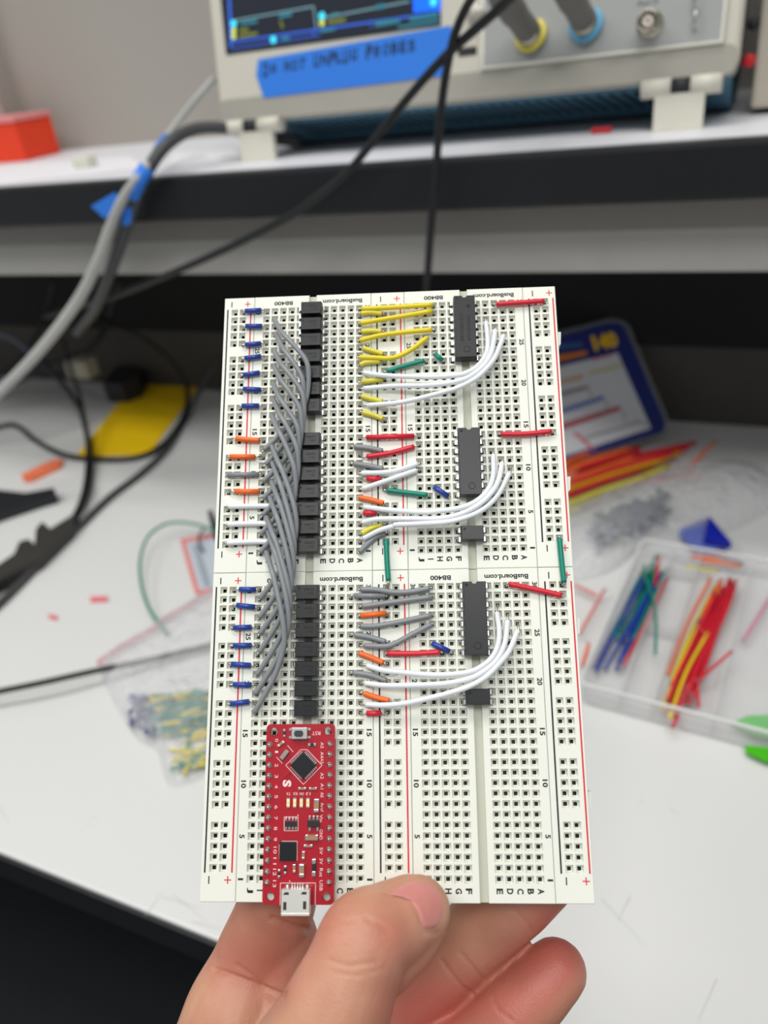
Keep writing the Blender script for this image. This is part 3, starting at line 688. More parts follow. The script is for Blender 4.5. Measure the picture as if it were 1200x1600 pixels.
# ------------------------------------------------------------------ the hand
def skin_material():
    m = bpy.data.materials.new('skin'); m.use_nodes = True; nt = m.node_tree; b = nt.nodes['Principled BSDF']
    tc = nt.nodes.new('ShaderNodeTexCoord')
    def noise_(sc, det=3):
        n = nt.nodes.new('ShaderNodeTexNoise'); n.inputs['Scale'].default_value = sc; n.inputs['Detail'].default_value = det
        nt.links.new(tc.outputs['Object'], n.inputs['Vector']); return n
    n = noise_(55); r_ = nt.nodes.new('ShaderNodeValToRGB'); e = r_.color_ramp.elements
    e[0].position = 0.35; e[0].color = rgb(182, 128, 103); e[1].position = 0.65; e[1].color = rgb(200, 150, 122)
    nt.links.new(n.outputs['Fac'], r_.inputs['Fac'])
    at_ = nt.nodes.new('ShaderNodeAttribute'); at_.attribute_name = 'blush'
    mx = nt.nodes.new('ShaderNodeMix'); mx.data_type = 'RGBA'; mx.inputs[7].default_value = rgb(190, 104, 90)
    nt.links.new(at_.outputs['Fac'], mx.inputs[0]); nt.links.new(r_.outputs['Color'], mx.inputs[6]); nt.links.new(mx.outputs[2], b.inputs['Base Color'])
    b.inputs['Roughness'].default_value = 0.48; b.inputs['Subsurface Weight'].default_value = 0.25
    b.inputs['Subsurface Radius'].default_value = (1.0, 0.35, 0.2); b.inputs['Subsurface Scale'].default_value = 0.0022
    v = nt.nodes.new('ShaderNodeTexVoronoi'); v.inputs['Scale'].default_value = 1500; nt.links.new(tc.outputs['Object'], v.inputs['Vector'])
    n2 = noise_(420, 4)
    add = nt.nodes.new('ShaderNodeMath'); add.operation = 'ADD'; nt.links.new(v.outputs['Distance'], add.inputs[0]); nt.links.new(n2.outputs['Fac'], add.inputs[1])
    bu = nt.nodes.new('ShaderNodeBump'); bu.inputs['Strength'].default_value = 0.25; bu.inputs['Distance'].default_value = 0.0002
    nt.links.new(add.outputs[0], bu.inputs['Height']); nt.links.new(bu.outputs['Normal'], b.inputs['Normal']); return m
SKIN = skin_material()
def chain(bm, joints, n=10):
    """tapered rounded limb through joints (px, py, depth in mm, radius in mm)"""
    P = [atd(j[0], j[1], j[2]/1000) for j in joints]; Rr = [j[3]/1000 for j in joints]
    S = spline([(*p,) for p in P], n) if len(P) > 2 else [P[0].lerp(P[1], k/n) for k in range(n+1)]
    rad = []
    m_ = len(joints)-1
    for i in range(len(S)):
        t = i/(len(S)-1)*m_; k = min(int(t), m_-1); f = t-k; f = f*f*(3-2*f)*0.5+f*0.5; rad.append(Rr[k]*(1-f)+Rr[k+1]*f)
    # hemispherical ends
    d0 = (S[0]-S[1]).normalized(); d1 = (S[-1]-S[-2]).normalized(); pts = []; rr = []
    for a in (85, 65, 45, 25): pts.append(S[0]+d0*rad[0]*math.sin(R(a))); rr.append(rad[0]*math.cos(R(a)))
    pts += S; rr += rad
    for a in (25, 45, 65, 85): pts.append(S[-1]+d1*rad[-1]*math.sin(R(a))); rr.append(rad[-1]*math.cos(R(a)))
    tube(bm, pts, rr, 24)
hb = bmesh.new()
# thumb: wrist side first, tip last
chain(hb, [(400,1860,176,19), (455,1720,176,15.5), (520,1590,177,12.4), (553,1512,179,11.0), (572,1468,181,10.8), (605,1448,185,9.8), (640,1428,189,8.8), (650,1424,190,8.4)])
chain(hb, [(590,1500,186,9), (628,1460,190,9), (645,1440,191,8.5)])
# palm
chain(hb, [(352,1700,214,19), (372,1590,220,15.5), (402,1500,224,12.5), (430,1420,221,11.0), (452,1330,222,10), (470,1240,224,9)])
chain(hb, [(420,1720,212,20), (440,1620,218,16), (446,1540,222,12), (440,1470,223,10.5)])
chain(hb, [(520,1720,212,20), (540,1640,216,15), (560,1580,220,11)])
chain(hb, [(400,1800,208,24), (560,1800,208,24)])
chain(hb, [(470,1820,204,27), (450,2050,198,26), (410,2400,188,25), (340,2950,176,30), (250,3600,168,36)])
chain(hb, [(420,1850,185,21), (440,2000,192,24), (450,2100,196,25)])
# finger behind the lower edge, running up right
chain(hb, [(500,1720,216,13), (560,1642,222,11.6), (648,1554,223,10.8), (699,1504,222,10.4), (752,1452,220,10.2), (806,1401,218,10.6), (846,1368,218,9.6), (858,1356,218,8.4)])
# free finger at the right
chain(hb, [(610,1760,206,14), (690,1690,209,12), (750,1644,211,10.8), (794,1594,212,10.0), (835,1551,213,9.3), (867,1518,214,8.5)])
hand = link('hand', hb, SKIN)
rm = hand.modifiers.new('remesh', 'REMESH'); rm.mode = 'VOXEL'; rm.voxel_size = 0.0007
sm = hand.modifiers.new('smooth', 'SMOOTH'); sm.factor = 0.5; sm.iterations = 9
bpy.context.view_layer.update()
ev = hand.evaluated_get(bpy.context.evaluated_depsgraph_get()); me = bpy.data.meshes.new_from_object(ev)
old = hand.data; hand.modifiers.clear(); hand.data = me; bpy.data.meshes.remove(old)
def toscreen(p):
    v = M.transposed() @ (p-CAMLOC); return 600+F*v.x/v.z, 800-F*v.y/v.z
CREASES = [([(604,1398),(628,1401),(644,1410),(654,1426),(659,1444),(664,1457),(684,1458)], 2.6, 0.0004, 't'), ([(335,1515),(360,1522),(385,1532),(420,1546),(445,1555)], 2.6, 0.0009, 'palm'), ([(425,1435),(455,1448),(480,1452)], 4, 0.0010, 'palm'), ([(370,1508),(395,1525),(415,1545)], 3, 0.0004, 'palm'),
           ([(690,1500),(702,1518),(722,1542),(742,1556)], 2.6, 0.0006, 'f'), ([(720,1490),(736,1508),(756,1532)], 2.4, 0.0005, 'f'), ([(800,1420),(818,1436),(832,1456)], 2.0, 0.0004, 'f'),
           ([(770,1560),(778,1578),(800,1595)], 2.2, 0.0004, 'g'),
           ([(505,1430),(530,1440),(560,1440)], 2.2, 0.0003, 't'), ([(570,1435),(590,1442),(608,1458)], 2.6, 0.0004, 't'), ([(512,1500),(545,1510),(590,1503)], 2.4, 0.0003, 't'), ([(520,1520),(560,1525),(600,1512)], 2.2, 0.0002, 't'),
           ([(525,1462),(560,1456),(600,1462)], 2.2, 0.00025, 't'), ([(500,1455),(520,1450)], 2, 0.0002, 't')]
BLUSH = [((615,1465), 40, .5), ((625,1400), 30, .25), ((880,1480), 60, .8), ((850,1530), 60, .55), ((800,1590), 60, .5), ((430,1520), 45, .55), ((400,1450), 70, .35), ((720,1560), 80, .6), ((650,1590), 60, .9), ((500,1445), 50, .5), ((360,1500), 40, .35), ((850,1420), 40, .5), ((790,1480), 40, .2)]
for vv in me.vertices:
    X_, Y_ = toscreen(vv.co); view = (vv.co-CAMLOC).normalized()
    if vv.normal.dot(view) > 0.1: continue
    for pl, w_, dep, _k in CREASES:
        best = 1e9
        for (ax, ay), (bx_, by_) in zip(pl, pl[1:]):
            dx, dy = bx_-ax, by_-ay; t = max(0, min(1, ((X_-ax)*dx+(Y_-ay)*dy)/(dx*dx+dy*dy))); best = min(best, math.hypot(X_-ax-t*dx, Y_-ay-t*dy))
        if best < w_*3: vv.co -= vv.normal*dep*math.exp(-(best/w_)**2)
att = me.attributes.new('blush', 'FLOAT', 'POINT'); 
vals = []
for vv in me.vertices:
    X_, Y_ = toscreen(vv.co); s = 0
    for (ax, ay), r_, k_ in BLUSH: s += k_*math.exp(-((X_-ax)**2+(Y_-ay)**2)/(r_*r_))
    vals.append(min(1, s))
att.data.foreach_set('value', vals)
for p in me.polygons: p.use_smooth = True
me.update()
tag(hand, 'bare left hand gripping the bottom edge of the breadboards, thumb in front, fingers behind', 'hand')
# thumbnail, laid on the thumb's surface
bt = BVHTree.FromPolygons([v.co.copy() for v in me.vertices], [tuple(p.vertices) for p in me.polygons])
NAIL = [(604,1396),(622,1399),(640,1409),(652,1425),(657,1443),(662,1455),(674,1457),(685,1452),(693,1440),(697,1420),(694,1402),(684,1386),(668,1376),(648,1373),(628,1378),(612,1388)]
ncx, ncy = sum(p[0] for p in NAIL)/len(NAIL), sum(p[1] for p in NAIL)/len(NAIL)
def nail_patch(scale, lift, rim_drop):
    bm = bmesh.new(); B_ = [Vector((*p, 0)) for p in NAIL]; B_ = spline(B_+[B_[0]], 3)[:-1]; n = len(B_); rings = []; ctr = None
    for k in range(0, 9):
        f = k/8; row = []
        for v in ([B_[0]] if k == 0 else B_):
            X_, Y_ = ncx+(v.x-ncx)*f*scale, ncy+(v.y-ncy)*f*scale; d = ray(X_, Y_).normalized(); h = bt.ray_cast(CAMLOC, d)
            g = f
            while h[0] is None and g > 0.3: g -= 0.04; h = bt.ray_cast(CAMLOC, ray(ncx+(v.x-ncx)*g*scale, ncy+(v.y-ncy)*g*scale).normalized())
            row.append(bm.verts.new(h[0]+h[1]*(lift-(rim_drop if k == 8 else 0))))
        rings.append(row)
    for k in range(n): bm.faces.new((rings[0][0], rings[1][k], rings[1][(k+1) % n]))
    for A, B in zip(rings[1:], rings[2:]):
        for k in range(n): bm.faces.new((A[k], B[k], B[(k+1) % n], A[(k+1) % n]))
    bmesh.ops.recalc_face_normals(bm, faces=bm.faces); return bm
nm_ = mat('nail', (202, 132, 124), 0.3, var=0.10, scale=160, coat=0.25, sss=0.25)
o = link('thumbnail', nail_patch(0.94, 0.00025, 0.0004), nm_, hand, True)
o['label'] = 'pink thumbnail with pale rim'

# ------------------------------------------------------------------ oscilloscope on the shelf
TAU = R(11)
FO = Vector((-0.433, 0.622, 0.350)); FU = Vector((0, math.sin(TAU), math.cos(TAU))); FN = Vector((0, -math.cos(TAU), math.sin(TAU)))
SX = Matrix.Translation(FO) @ Matrix((Vector((1, 0, 0)), FU, FN)).transposed().to_4x4()     # local x right, y up the face, z out of it
SXI = SX.inverted()
def sp(px, py, lift=0.0):
    o = SXI @ CAMLOC; d = SXI.to_3x3() @ ray(px, py); v = o+d*((lift-o.z)/d.z); return v
scope = thing('oscilloscope', 'off-white bench oscilloscope on the shelf, tilted back on its fold-out feet', 'oscilloscope', SX)
CREAM = mat('cream_plastic', (208, 204, 190), 0.45, var=0.02); GREYPANEL = mat('grey_front_panel', (166, 168, 166), 0.5); RUB = mat('grey_corner_rubber', (166, 163, 152), 0.6)
SW, SH = 0.402, 0.205
bm = bmesh.new(); prism(bm, rrect(0, 0, SW, SH, 0.012), -0.024, -0.004); prism(bm, rrect(0.002, 0.002, SW-0.002, SH-0.002, 0.011), -0.004, 0.0); link('bezel', bm, CREAM, scope)
bm = bmesh.new(); prism(bm, rrect(0.0008, 0.0008, SW-0.0008, 0.018, 0.006), -0.022, 0.0006)
link('lower_lip', bm, RUB, scope)
BLUEG = mat('blue_grey_case', (84, 128, 152), 0.5)
bm = bmesh.new(); prism(bm, [(.634, .3485), (.690, .3232), (.752, .3232), (.780, .335), (.800, .52), (.672, .55), (.636, .40)], -0.410, -0.036, Matrix(((0, 0, 1, 0), (1, 0, 0, 0), (0, 1, 0, 0), (0, 0, 0, 1))))
bmesh.ops.recalc_face_normals(bm, faces=bm.faces); cs = wlink('case', bm, BLUEG, scope)
bm = bmesh.new(); A0, A1 = Vector((0, .644, .3440)), Vector((0, .682, .3268)); off = Vector((0, -.0003, -.0006))
for i in range(36):
    x = -0.375+i*0.0088; w_ = Vector((0.0017, 0, 0)); a, c = A0+off+Vector((x-.004, 0, 0)), A0.lerp(A1, .75)+off+Vector((x+.008, 0, 0))
    bm.faces.new([bm.verts.new(p) for p in (a-w_, a+w_, c+w_, c-w_)])
wlink('vent_slots', bm, mat('vent_dark', (8, 14, 20), 0.8), scope)
# front panel to the right of the screen
pa, pb = sp(754, 108), sp(1128, 72)
bm = bmesh.new(); prism(bm, rrect(pa.x, pa.y, pb.x, SH-0.015, 0.004), -0.001, 0.0012); link('control_panel', bm, GREYPANEL, scope)
bm = bmesh.new(); tube(bm, [Vector((pa.x, SH-0.02, 0.001)), Vector((pa.x, pa.y, 0.001)), Vector((pb.x, pa.y, 0.001)), Vector((pb.x, SH-0.02, 0.001))], 0.0016, 8); link('panel_rim', bm, mat('cream_rim', (226, 223, 210), 0.4), scope)
# screen
s0 = sp(353.7, 86); s1 = sp(689, 36)
bm = bmesh.new(); prism(bm, rrect(s0.x, s0.y, s1.x, SH-0.02, 0.001), 0.0, 0.0006); scr = link('screen', bm, mat('screen_glass', (34, 38, 48), 0.25, emit=0.25), scope)
def em(name, col, e=0.8): return mat(name, col, 0.4, emit=e)
def sline2(bm, a, c, w_, lift=0.0009):
    p, q_ = sp(*a, lift), sp(*c, lift); d = (q_-p).normalized(); n = Vector((-d.y, d.x, 0))*w_
    bm.faces.new([bm.verts.new(v) for v in (p-n, q_-n, q_+n, p+n)])
def onscr(name, m, fn):
    bm = bmesh.new(); fn(bm); link(name, bm, m, scr)
onscr('screen_frame_line', em('screen_blue', (46, 88, 190), .8), lambda b_: [sline2(b_, (360, 66), (688, 19), .0007), sline2(b_, (357, -40), (361, 74), .0012), sline2(b_, (362, 76), (500, 55), .0004), sline2(b_, (488, 45), (492, 56), .0005), sline2(b_, (578, 34), (580, 44), .0004)])
onscr('menu_box_line', em('screen_teal_grey', (112, 150, 160), .6), lambda b_: [sline2(b_, (368, 32), (490, 10), .0005), sline2(b_, (490, 10), (494, 44), .0005), sline2(b_, (506, 28), (640, 2), .0005)])
onscr('menu_text_line', em('screen_teal', (40, 110, 126), .6), lambda b_: [sline2(b_, (376, 37), (402, 33), .0012), sline2(b_, (436, 26), (456, 22), .0012), sline2(b_, (516, 25), (530, 22), .0012), sline2(b_, (586, 12), (602, 9), .0014), sline2(b_, (440, 61), (452, 59), .0014), sline2(b_, (586, 38), (625, 31), .0018), sline2(b_, (640, 29), (684, 22), .0018), sline2(b_, (500, 49), (524, 45), .0010), sline2(b_, (622, 43), (686, 32), .0009)])
onscr('trace_text_line', em('screen_olive', (110, 118, 40), .6), lambda b_: [sline2(b_, (374, 48), (388, 46), .0010), sline2(b_, (374, 57), (402, 52), .0010), sline2(b_, (512, 35), (540, 31), .0010), sline2(b_, (438, 32), (442, 44), .0008)])
def disc(k, x, y, r_): 
    def f(b_): v = sp(x, y, 0.001); lathe(b_, [(r_, 0), (0, 0.0001)], Matrix.Translation(v), 14)
    return f
for x, y in ((365, 37), (503, 25), (427, 62), (677, 3)): onscr('channel_dot', em('screen_cyan', (60, 200, 225), 1.0), disc(0, x, y, .0027))
for x, y in ((365, 48), (365, 57), (503, 36)): onscr('channel_dot', em('screen_yellow', (190, 200, 80), .8), disc(0, x, y, .0022))
a, c = sp(646, 20, .0009), sp(688, -40, .0009); bm = bmesh.new(); prism(bm, [(a.x, a.y), (c.x, a.y-0.0005), (c.x, c.y), (a.x, c.y)], .0007, .0009); link('highlighted_button', bm, em('screen_bright_blue', (10, 96, 250), .9), scr)
# USB port, knob, BNC, compensation tabs
a, c = sp(716, 89), sp(745, 72); bm = bmesh.new(); box(bm, (a.x, a.y, -0.002), (c.x, c.y, 0.0003)); up_ = link('usb_port', bm, mat('port_black', (28, 28, 30), 0.5), scope)
bm = bmesh.new(); box(bm, (a.x+.002, a.y+.002, 0), (c.x-.002, (a.y+c.y)/2, 0.0005)); link('usb_tongue', bm, mat('usb_tongue', (84, 84, 80), 0.5), up_)
v = sp(744, 22); bm = bmesh.new(); lathe(bm, [(0.0062, 0), (0.0062, 0.003), (0.0054, 0.0042), (0, 0.0042)], Matrix.Translation(v), 24); link('push_button', bm, mat('silver_button', (182, 178, 168), 0.35, 0.3), scope)
NICKEL = mat('nickel', (176, 170, 156), 0.22, 1.0)
def bnc(v, name='bnc_connector'):
    X = Matrix.Translation(v)
    bm = bmesh.new(); lathe(bm, [(0.0082, 0), (0.0082, 0.0015), (0.0062, 0.0018), (0.0062, 0.010), (0.0068, 0.0104), (0.0068, 0.013), (0.0060, 0.0134), (0.0053, 0.013), (0.0053, 0.004), (0, 0.004)], X, 28); o = link(name, bm, NICKEL, scope)
    bm = bmesh.new(); lathe(bm, [(0.0036, 0.004), (0.0036, 0.0118), (0.0022, 0.0122), (0.0012, 0.0118), (0.0012, 0.008), (0, 0.008)], X, 20); ins = link('insulator', bm, mat('white_insulator', (222, 214, 206), 0.4), o)
    bm = bmesh.new(); lathe(bm, [(0.0009, 0.008), (0.0009, 0.012), (0, 0.0124)], X, 12); link('centre_contact', bm, mat('gold_contact', (190, 130, 60), 0.3, 0.8), ins)
bnc(sp(1016, 38, 0.0012))
for y in (8, 40):
    v = sp(1086, y+6, 0.0012); bm = bmesh.new(); tube(bm, spline([v, v+Vector((0, 0.002, 0.005)), v+Vector((0, 0.009, 0.005)), v+Vector((0, 0.011, 0))], 4), 0.0009, 8); link('compensation_tab', bm, TIN, scope)
bm = bmesh.new(); text(bm, 'Aux In', 0.0035, sp(1012, 3, .0014).x, sp(1012, 3, .0014).y, 0.00135); link('panel_lettering', bm, mat('panel_ink', (70, 76, 92), 0.6), scope)
# feet
for px0, px1, l0, l1 in ((351, 441, 379, 430), (1004, 1130, 1022, 1100)):
    xa, xb = aty(px0, 190 if px0 < 500 else 120, .625).x, aty(px1, 190 if px0 < 500 else 120, .625).x
    la, lb = aty(l0, 230 if px0 < 500 else 180, .622).x, aty(l1, 225 if px0 < 500 else 170, .622).x
    ym, zm = 0.624, 0.3462; third = (xb-xa)*0.38
    for a, c, m_, nme in ((xa, xa+third, CREAM, 'foot_hinge'), (xa+third, xb-third, mat('black_rubber_insert', (34, 36, 40), 0.6), 'rubber_insert'), (xb-third, xb, CREAM, 'foot_hinge')):
        bm = bmesh.new(); tube(bm, [(a, ym, zm), (c-0.0002, ym, zm)], 0.0062 if nme == 'foot_hinge' else 0.0058, 16); wlink(nme, bm, m_, scope)
    bm = bmesh.new(); prism(bm, [(ym-0.004, zm), (ym+0.001, zm), (0.6225, 0.3202), (0.6175, 0.3202)], la, lb, Matrix(((0, 0, 1, 0), (1, 0, 0, 0), (0, 1, 0, 0), (0, 0, 0, 1)))); bmesh.ops.recalc_face_normals(bm, faces=bm.faces); wlink('foot', bm, mat('pale_foot', (216, 213, 198), 0.45), scope)
# painter's tape with handwriting
tape = [sp(403, 93, 0.0012), sp(704, 40, 0.0012), sp(706, 55, .0012), sp(698, 118, 0.0012), sp(412, 153, 0.0012), sp(400, 118, 0.0012)]
TAPE = mat('blue_painters_tape', (46, 126, 228), 0.6, var=0.05, scale=60)
bm = bmesh.new(); prism(bm, [(v.x, v.y) for v in tape][::-1], 0.0007, 0.0012); to = link('painters_tape', bm, TAPE, None, mw=SX)
tag(to, 'strip of blue painters tape with handwritten warning stuck under the oscilloscope screen', 'tape')
bm = bmesh.new(); s = 'Do NOT UNPLUG PROBES'; rnd = random.Random(3)
a, c = sp(410, 110, 0.0013), sp(650, 70, 0.0013); n = len(s)
xs_ = {}; pos = 0
for ch in s:
    wdt = 0.85 if ch == ' ' else (0.7 if ch in 'L' else 1.0); xs_[pos] = wdt; pos += 1
tot = sum(xs_.values()); acc = 0
for i, ch in enumerate(s):
    u = (acc+xs_[i]/2)/tot; acc += xs_[i]
    if ch == ' ': continue
    h = 0.0098 if ch in 'DUP' else 0.0078
    text(bm, ch, h*(0.8 if ch == 'o' else 1), a.x+(c.x-a.x)*u, a.y+(c.y-a.y)*u+rnd.uniform(-.0004, .0004), 0.00125, rnd.uniform(-6, 6)+math.degrees(math.atan2(c.y-a.y, c.x-a.x)), 0.03, 0.0054, shear=0.15)
link('handwriting', bm, mat('marker_ink', (14, 20, 40), 0.6), to)
# probes plugged in
for (px, py, ringc, lab, dirv) in ((830, 56, ('yellow_ring', (214, 202, 84)), 'grey probe plug with a yellow ring, on the oscilloscope', (-0.16, 0.36, 1)), (916, 40, ('light_blue_ring', (92, 168, 208)), 'grey probe plug with a light blue ring and a white tag, on the oscilloscope', (-0.12, 0.36, 1))):
    v = sp(px, py, 0.0012); X = SX @ Matrix.Translation(v) @ Vector(dirv).to_track_quat('Z', 'Y').to_matrix().to_4x4()
    pr_ = thing('probe_plug', lab, 'probe plug', X)
    bm = bmesh.new(); lathe(bm, [(0.0115, 0.0002), (0.0115, 0.0022), (0.0095, 0.003), (0.0088, 0.003)], I4, 28); link('colour_ring', bm, mat(ringc[0], ringc[1], 0.45), pr_)
    bm = bmesh.new(); lathe(bm, [(0.0088, 0.001), (0.0088, 0.008), (0.0084, 0.0085)], I4, 28); link('metal_collar', bm, NICKEL, pr_)
    bm = bmesh.new(); lathe(bm, [(0.0080, 0.008), (0.0083, 0.011), (0.0083, 0.026), (0.0092, 0.030), (0.0092, 0.050), (0.0080, 0.054), (0.0070, 0.070), (0.004, 0.078), (0, 0.078)], I4, 28); link('plug_body', bm, mat('probe_grey', (112, 110, 105), 0.5), pr_)
    if 'tag' in lab:
        bm = bmesh.new(); prism(bm, rrect(-0.006, 0.014, 0.006, 0.022, 0.001), 0.0095, 0.0098, Matrix.Rotation(R(-20), 4, 'Z') @ Matrix.Rotation(R(90), 4, 'X')); link('white_tag', bm, mat('tag_paper', (196, 204, 196), 0.6), pr_)

# second instrument at the right edge of the frame
ins = thing('bench_instrument', 'beige bench instrument with a red socket, right of the oscilloscope', 'instrument', (0.08, 0.68, 0.321))
bm = bmesh.new(); box(bm, (-0.022, 0.665, 0.324), (0.25, 0.80, 0.56), bevel=0.003); wlink('case', bm, mat('beige_enamel', (196, 188, 172), 0.5), ins)
for x in (-0.008, 0.23):
    bm = bmesh.new(); box(bm, (x, 0.672, 0.3203), (x+0.012, 0.684, 0.3245)); wlink('foot', bm, mat('black_foot', (30, 30, 32), 0.6), ins)
v = aty(1168, 95, .664); bm = bmesh.new(); lathe(bm, [(0.0042, 0), (0.0042, 0.003), (0.003, 0.004), (0, 0.004)], Matrix.Translation((v.x+0.001, .665, v.z)) @ Matrix.Rotation(R(90), 4, 'X'), 20); wlink('red_socket', bm, mat('red_socket', (204, 34, 44), 0.4), ins)
v = aty(1170, 38, .664); bm = bmesh.new(); lathe(bm, [(0.004, 0), (0.004, 0.005), (0, 0.005)], Matrix.Translation((v.x+0.003, .665, v.z)) @ Matrix.Rotation(R(90), 4, 'X'), 16); wlink('black_socket', bm, mat('black_foot', (30, 30, 32)), ins)

# orange box, paper and bits on the shelf
bm = bmesh.new(); box(bm, (-0.97, 0.757, 0.3203), (-0.812, 0.815, 0.362), bevel=0.001); ob = link('storage_box', bm, mat('orange_card', (232, 62, 24), 0.5, emit=0), None); tag(ob, 'orange box with a pale pink lid at the left end of the shelf', 'box')
bm = bmesh.new(); box(bm, (-0.972, 0.755, 0.3622), (-0.810, 0.817, 0.368), bevel=0.001); link('lid', bm, mat('pink_lid', (222, 138, 138), 0.5), ob)
bm = bmesh.new(); prism(bm, [(p.x, p.y) for p in (at(-80, 300, .3205), at(0, 288, .3205), at(230, 262, .3205), at(200, 244, .3205), at(-40, 262, .3205))], 0.3202, 0.3206); o = link('paper_sheet', bm, mat('white_paper', (224, 222, 226), 0.7)); tag(o, 'white paper sheet lying on the shelf before the orange box', 'paper')
bm = bmesh.new(); prism(bm, [(p.x, p.y) for p in (at(265, 256, .3205), at(375, 246, .3205), at(365, 232, .3205), at(270, 240, .3205))], 0.3202, 0.3206); o = link('paper_sheet', bm, mat('white_paper', (0, 0, 0))); tag(o, 'white paper slip with green print, left of the oscilloscope foot', 'paper')
bm = bmesh.new()
for px0 in (293, 338):
    p = at(px0, 249, .3207); q_ = at(px0+24, 245, .3207); bm.faces.new([bm.verts.new((x, y, 0.3207)) for x, y in ((p.x, p.y), (q_.x, q_.y), (q_.x, q_.y+.008), (p.x, p.y+.008))])
link('green_print', bm, mat('green_print', (120, 176, 140), 0.7), o)
p = at(132, 262, .3205); bm = bmesh.new(); box(bm, (p.x-0.009, p.y-0.006, 0.3203), (p.x+0.012, p.y+0.008, 0.331), bevel=0.002); o = link('white_plug', bm, mat('ivory_plug', (212, 212, 196), 0.5)); tag(o, 'small ivory plug lying on the shelf left of the cables', 'plug')
p = at(940, 207, .3205); bm = bmesh.new(); box(bm, (p.x-0.007, p.y-0.003, 0.3203), (p.x+0.007, p.y+0.003, 0.324), bevel=0.001); o = link('red_clip', bm, mat('red_clip', (196, 44, 52), 0.5)); tag(o, 'tiny red clip on the shelf beneath the oscilloscope', 'clip')

# ------------------------------------------------------------------ cables
CBLK = mat('black_cable_jacket', (24, 25, 27), 0.38); CGRY = mat('light_grey_cable_jacket', (176, 177, 172), 0.45); CDGR = mat('dark_grey_cable_jacket', (66, 67, 68), 0.45)
def cable(name, label, pts, r_, m, cat='cable', group=None):
    """pts: (px, py, 'y', value) on a vertical plane or (px, py, 'z', height)"""
    P = [aty(a, b_, v) if k == 'y' else at(a, b_, v) for a, b_, k, v in pts]
    bm = bmesh.new(); S = spline(P, 8); bm.clear(); org = S[len(S)//2].copy(); tube(bm, [p-org for p in S], r_, 12)
    o = link(name, bm, m); o.location = org; return tag(o, label, cat, group)
Y, Z = 'y', 'z'
cable('probe_cable', 'black probe cable crossing in front of the blue tape and sweeping down left', [(870,-80,Y,.50),(790,4,Y,.535),(700,84,Y,.545),(640,150,Y,.548),(590,212,Y,.548),(540,272,Y,.546),(490,312,Y,.545),(440,345,Y,.545),(330,400,Y,.55),(200,455,Y,.57),(120,480,Y,.60),(70,495,Y,.66)], .0030, CBLK)
cable('probe_cable', 'black probe cable hanging straight down from the oscilloscope behind the breadboards', [(775,-60,Y,.52),(735,0,Y,.535),(712,50,Y,.54),(697,115,Y,.545),(687,190,Y,.546),(681,270,Y,.545),(673,360,Y,.545),(667,440,Y,.55),(655,560,Y,.56),(640,700,Z,.004),(700,780,Z,.004)], .0028, CBLK)
cable('mains_cable', 'thick light grey cable falling from the shelf to the left edge, in front of the black one', [(335,122,Y,.72),(300,160,Y,.69),(262,212,Y,.62),(225,262,Y,.555),(195,305,Y,.545),(172,355,Y,.54),(152,410,Y,.54),(120,472,Y,.54),(62,548,Y,.53),(0,612,Y,.52),(-60,668,Y,.51)], [.0032]*10+[.0040]*6+[.0052]*200, CGRY) if False else None
def cable2(name, label, pts, radii, m):
    P = [aty(a, b_, v) if k == 'y' else at(a, b_, v) for a, b_, k, v in pts]; S = spline(P, 8); n = len(S)-1; rr = []
    for i in range(n+1):
        t = i/n*(len(radii)-1); k = min(int(t), len(radii)-2); rr.append(radii[k]*(1-t+k)+radii[k+1]*(t-k))
    org = S[n//2].copy(); bm = bmesh.new(); tube(bm, [p-org for p in S], rr, 14); o = link(name, bm, m); o.location = org; return tag(o, label, 'cable')
cable2('mains_cable', 'thick light grey cable falling from the shelf towards the left edge of the table', [(335,122,Y,.72),(300,162,Y,.69),(262,212,Y,.62),(228,262,Y,.552),(195,305,Y,.540),(172,355,Y,.54),(152,410,Y,.54),(120,472,Y,.54),(62,548,Y,.53),(0,612,Y,.52),(-60,668,Y,.51)], [.0028,.003,.0036,.0044,.0052,.0052,.0052], CGRY)
cable2('mains_cable', 'thick dark grey cable arching off the shelf just right of the light grey cable', [(470,222,Y,.66),(400,212,Y,.64),(350,200,Y,.62),(300,203,Y,.60),(255,232,Y,.57),(222,285,Y,.552),(200,345,Y,.552),(178,410,Y,.555),(150,480,Y,.58),(120,520,Y,.64)], [.0044, .0050, .0052, .0052], CDGR)
cable('cable', 'black cable lying on the shelf under the oscilloscope', [(380,212,Y,.68),(470,224,Y,.69),(560,220,Y,.70),(680,212,Y,.71),(800,190,Y,.72)], .0035, CBLK)
cable('cable', 'black cable looping over the yellow sheet and standing up against the wall', [(-30,676,Z,.004),(20,664,Z,.004),(55,688,Z,.004),(90,707,Z,.004),(130,716,Z,.004),(200,717,Z,.004),(245,702,Z,.005),(276,670,Z,.006),(291,640,Z,.012),(293,612,Y,.79),(284,588,Y,.80),(262,558,Y,.80),(220,527,Y,.79),(180,508,Y,.77),(150,495,Y,.74),(122,482,Y,.68)], .0034, CBLK)
cable('cable', 'black cable curving down across the left of the yellow sheet to the left edge', [(62,560,Y,.72),(100,603,Y,.70),(125,640,Y,.67),(136,680,Z,.010),(138,716,Z,.009),(134,760,Z,.006),(122,798,Z,.004),(95,838,Z,.004),(55,880,Z,.004),(0,920,Z,.004),(-50,950,Z,.004)], .0036, CBLK)
cable('cable', 'thin black cable joining the curved one above the yellow sheet', [(98,530,Y,.74),(110,575,Y,.72),(122,610,Y,.70),(132,655,Y,.66),(140,700,Z,.015),(142,740,Z,.009),(130,790,Z,.010),(105,830,Z,.010),(50,875,Z,.010),(-20,925,Z,.010)], .0024, CBLK)
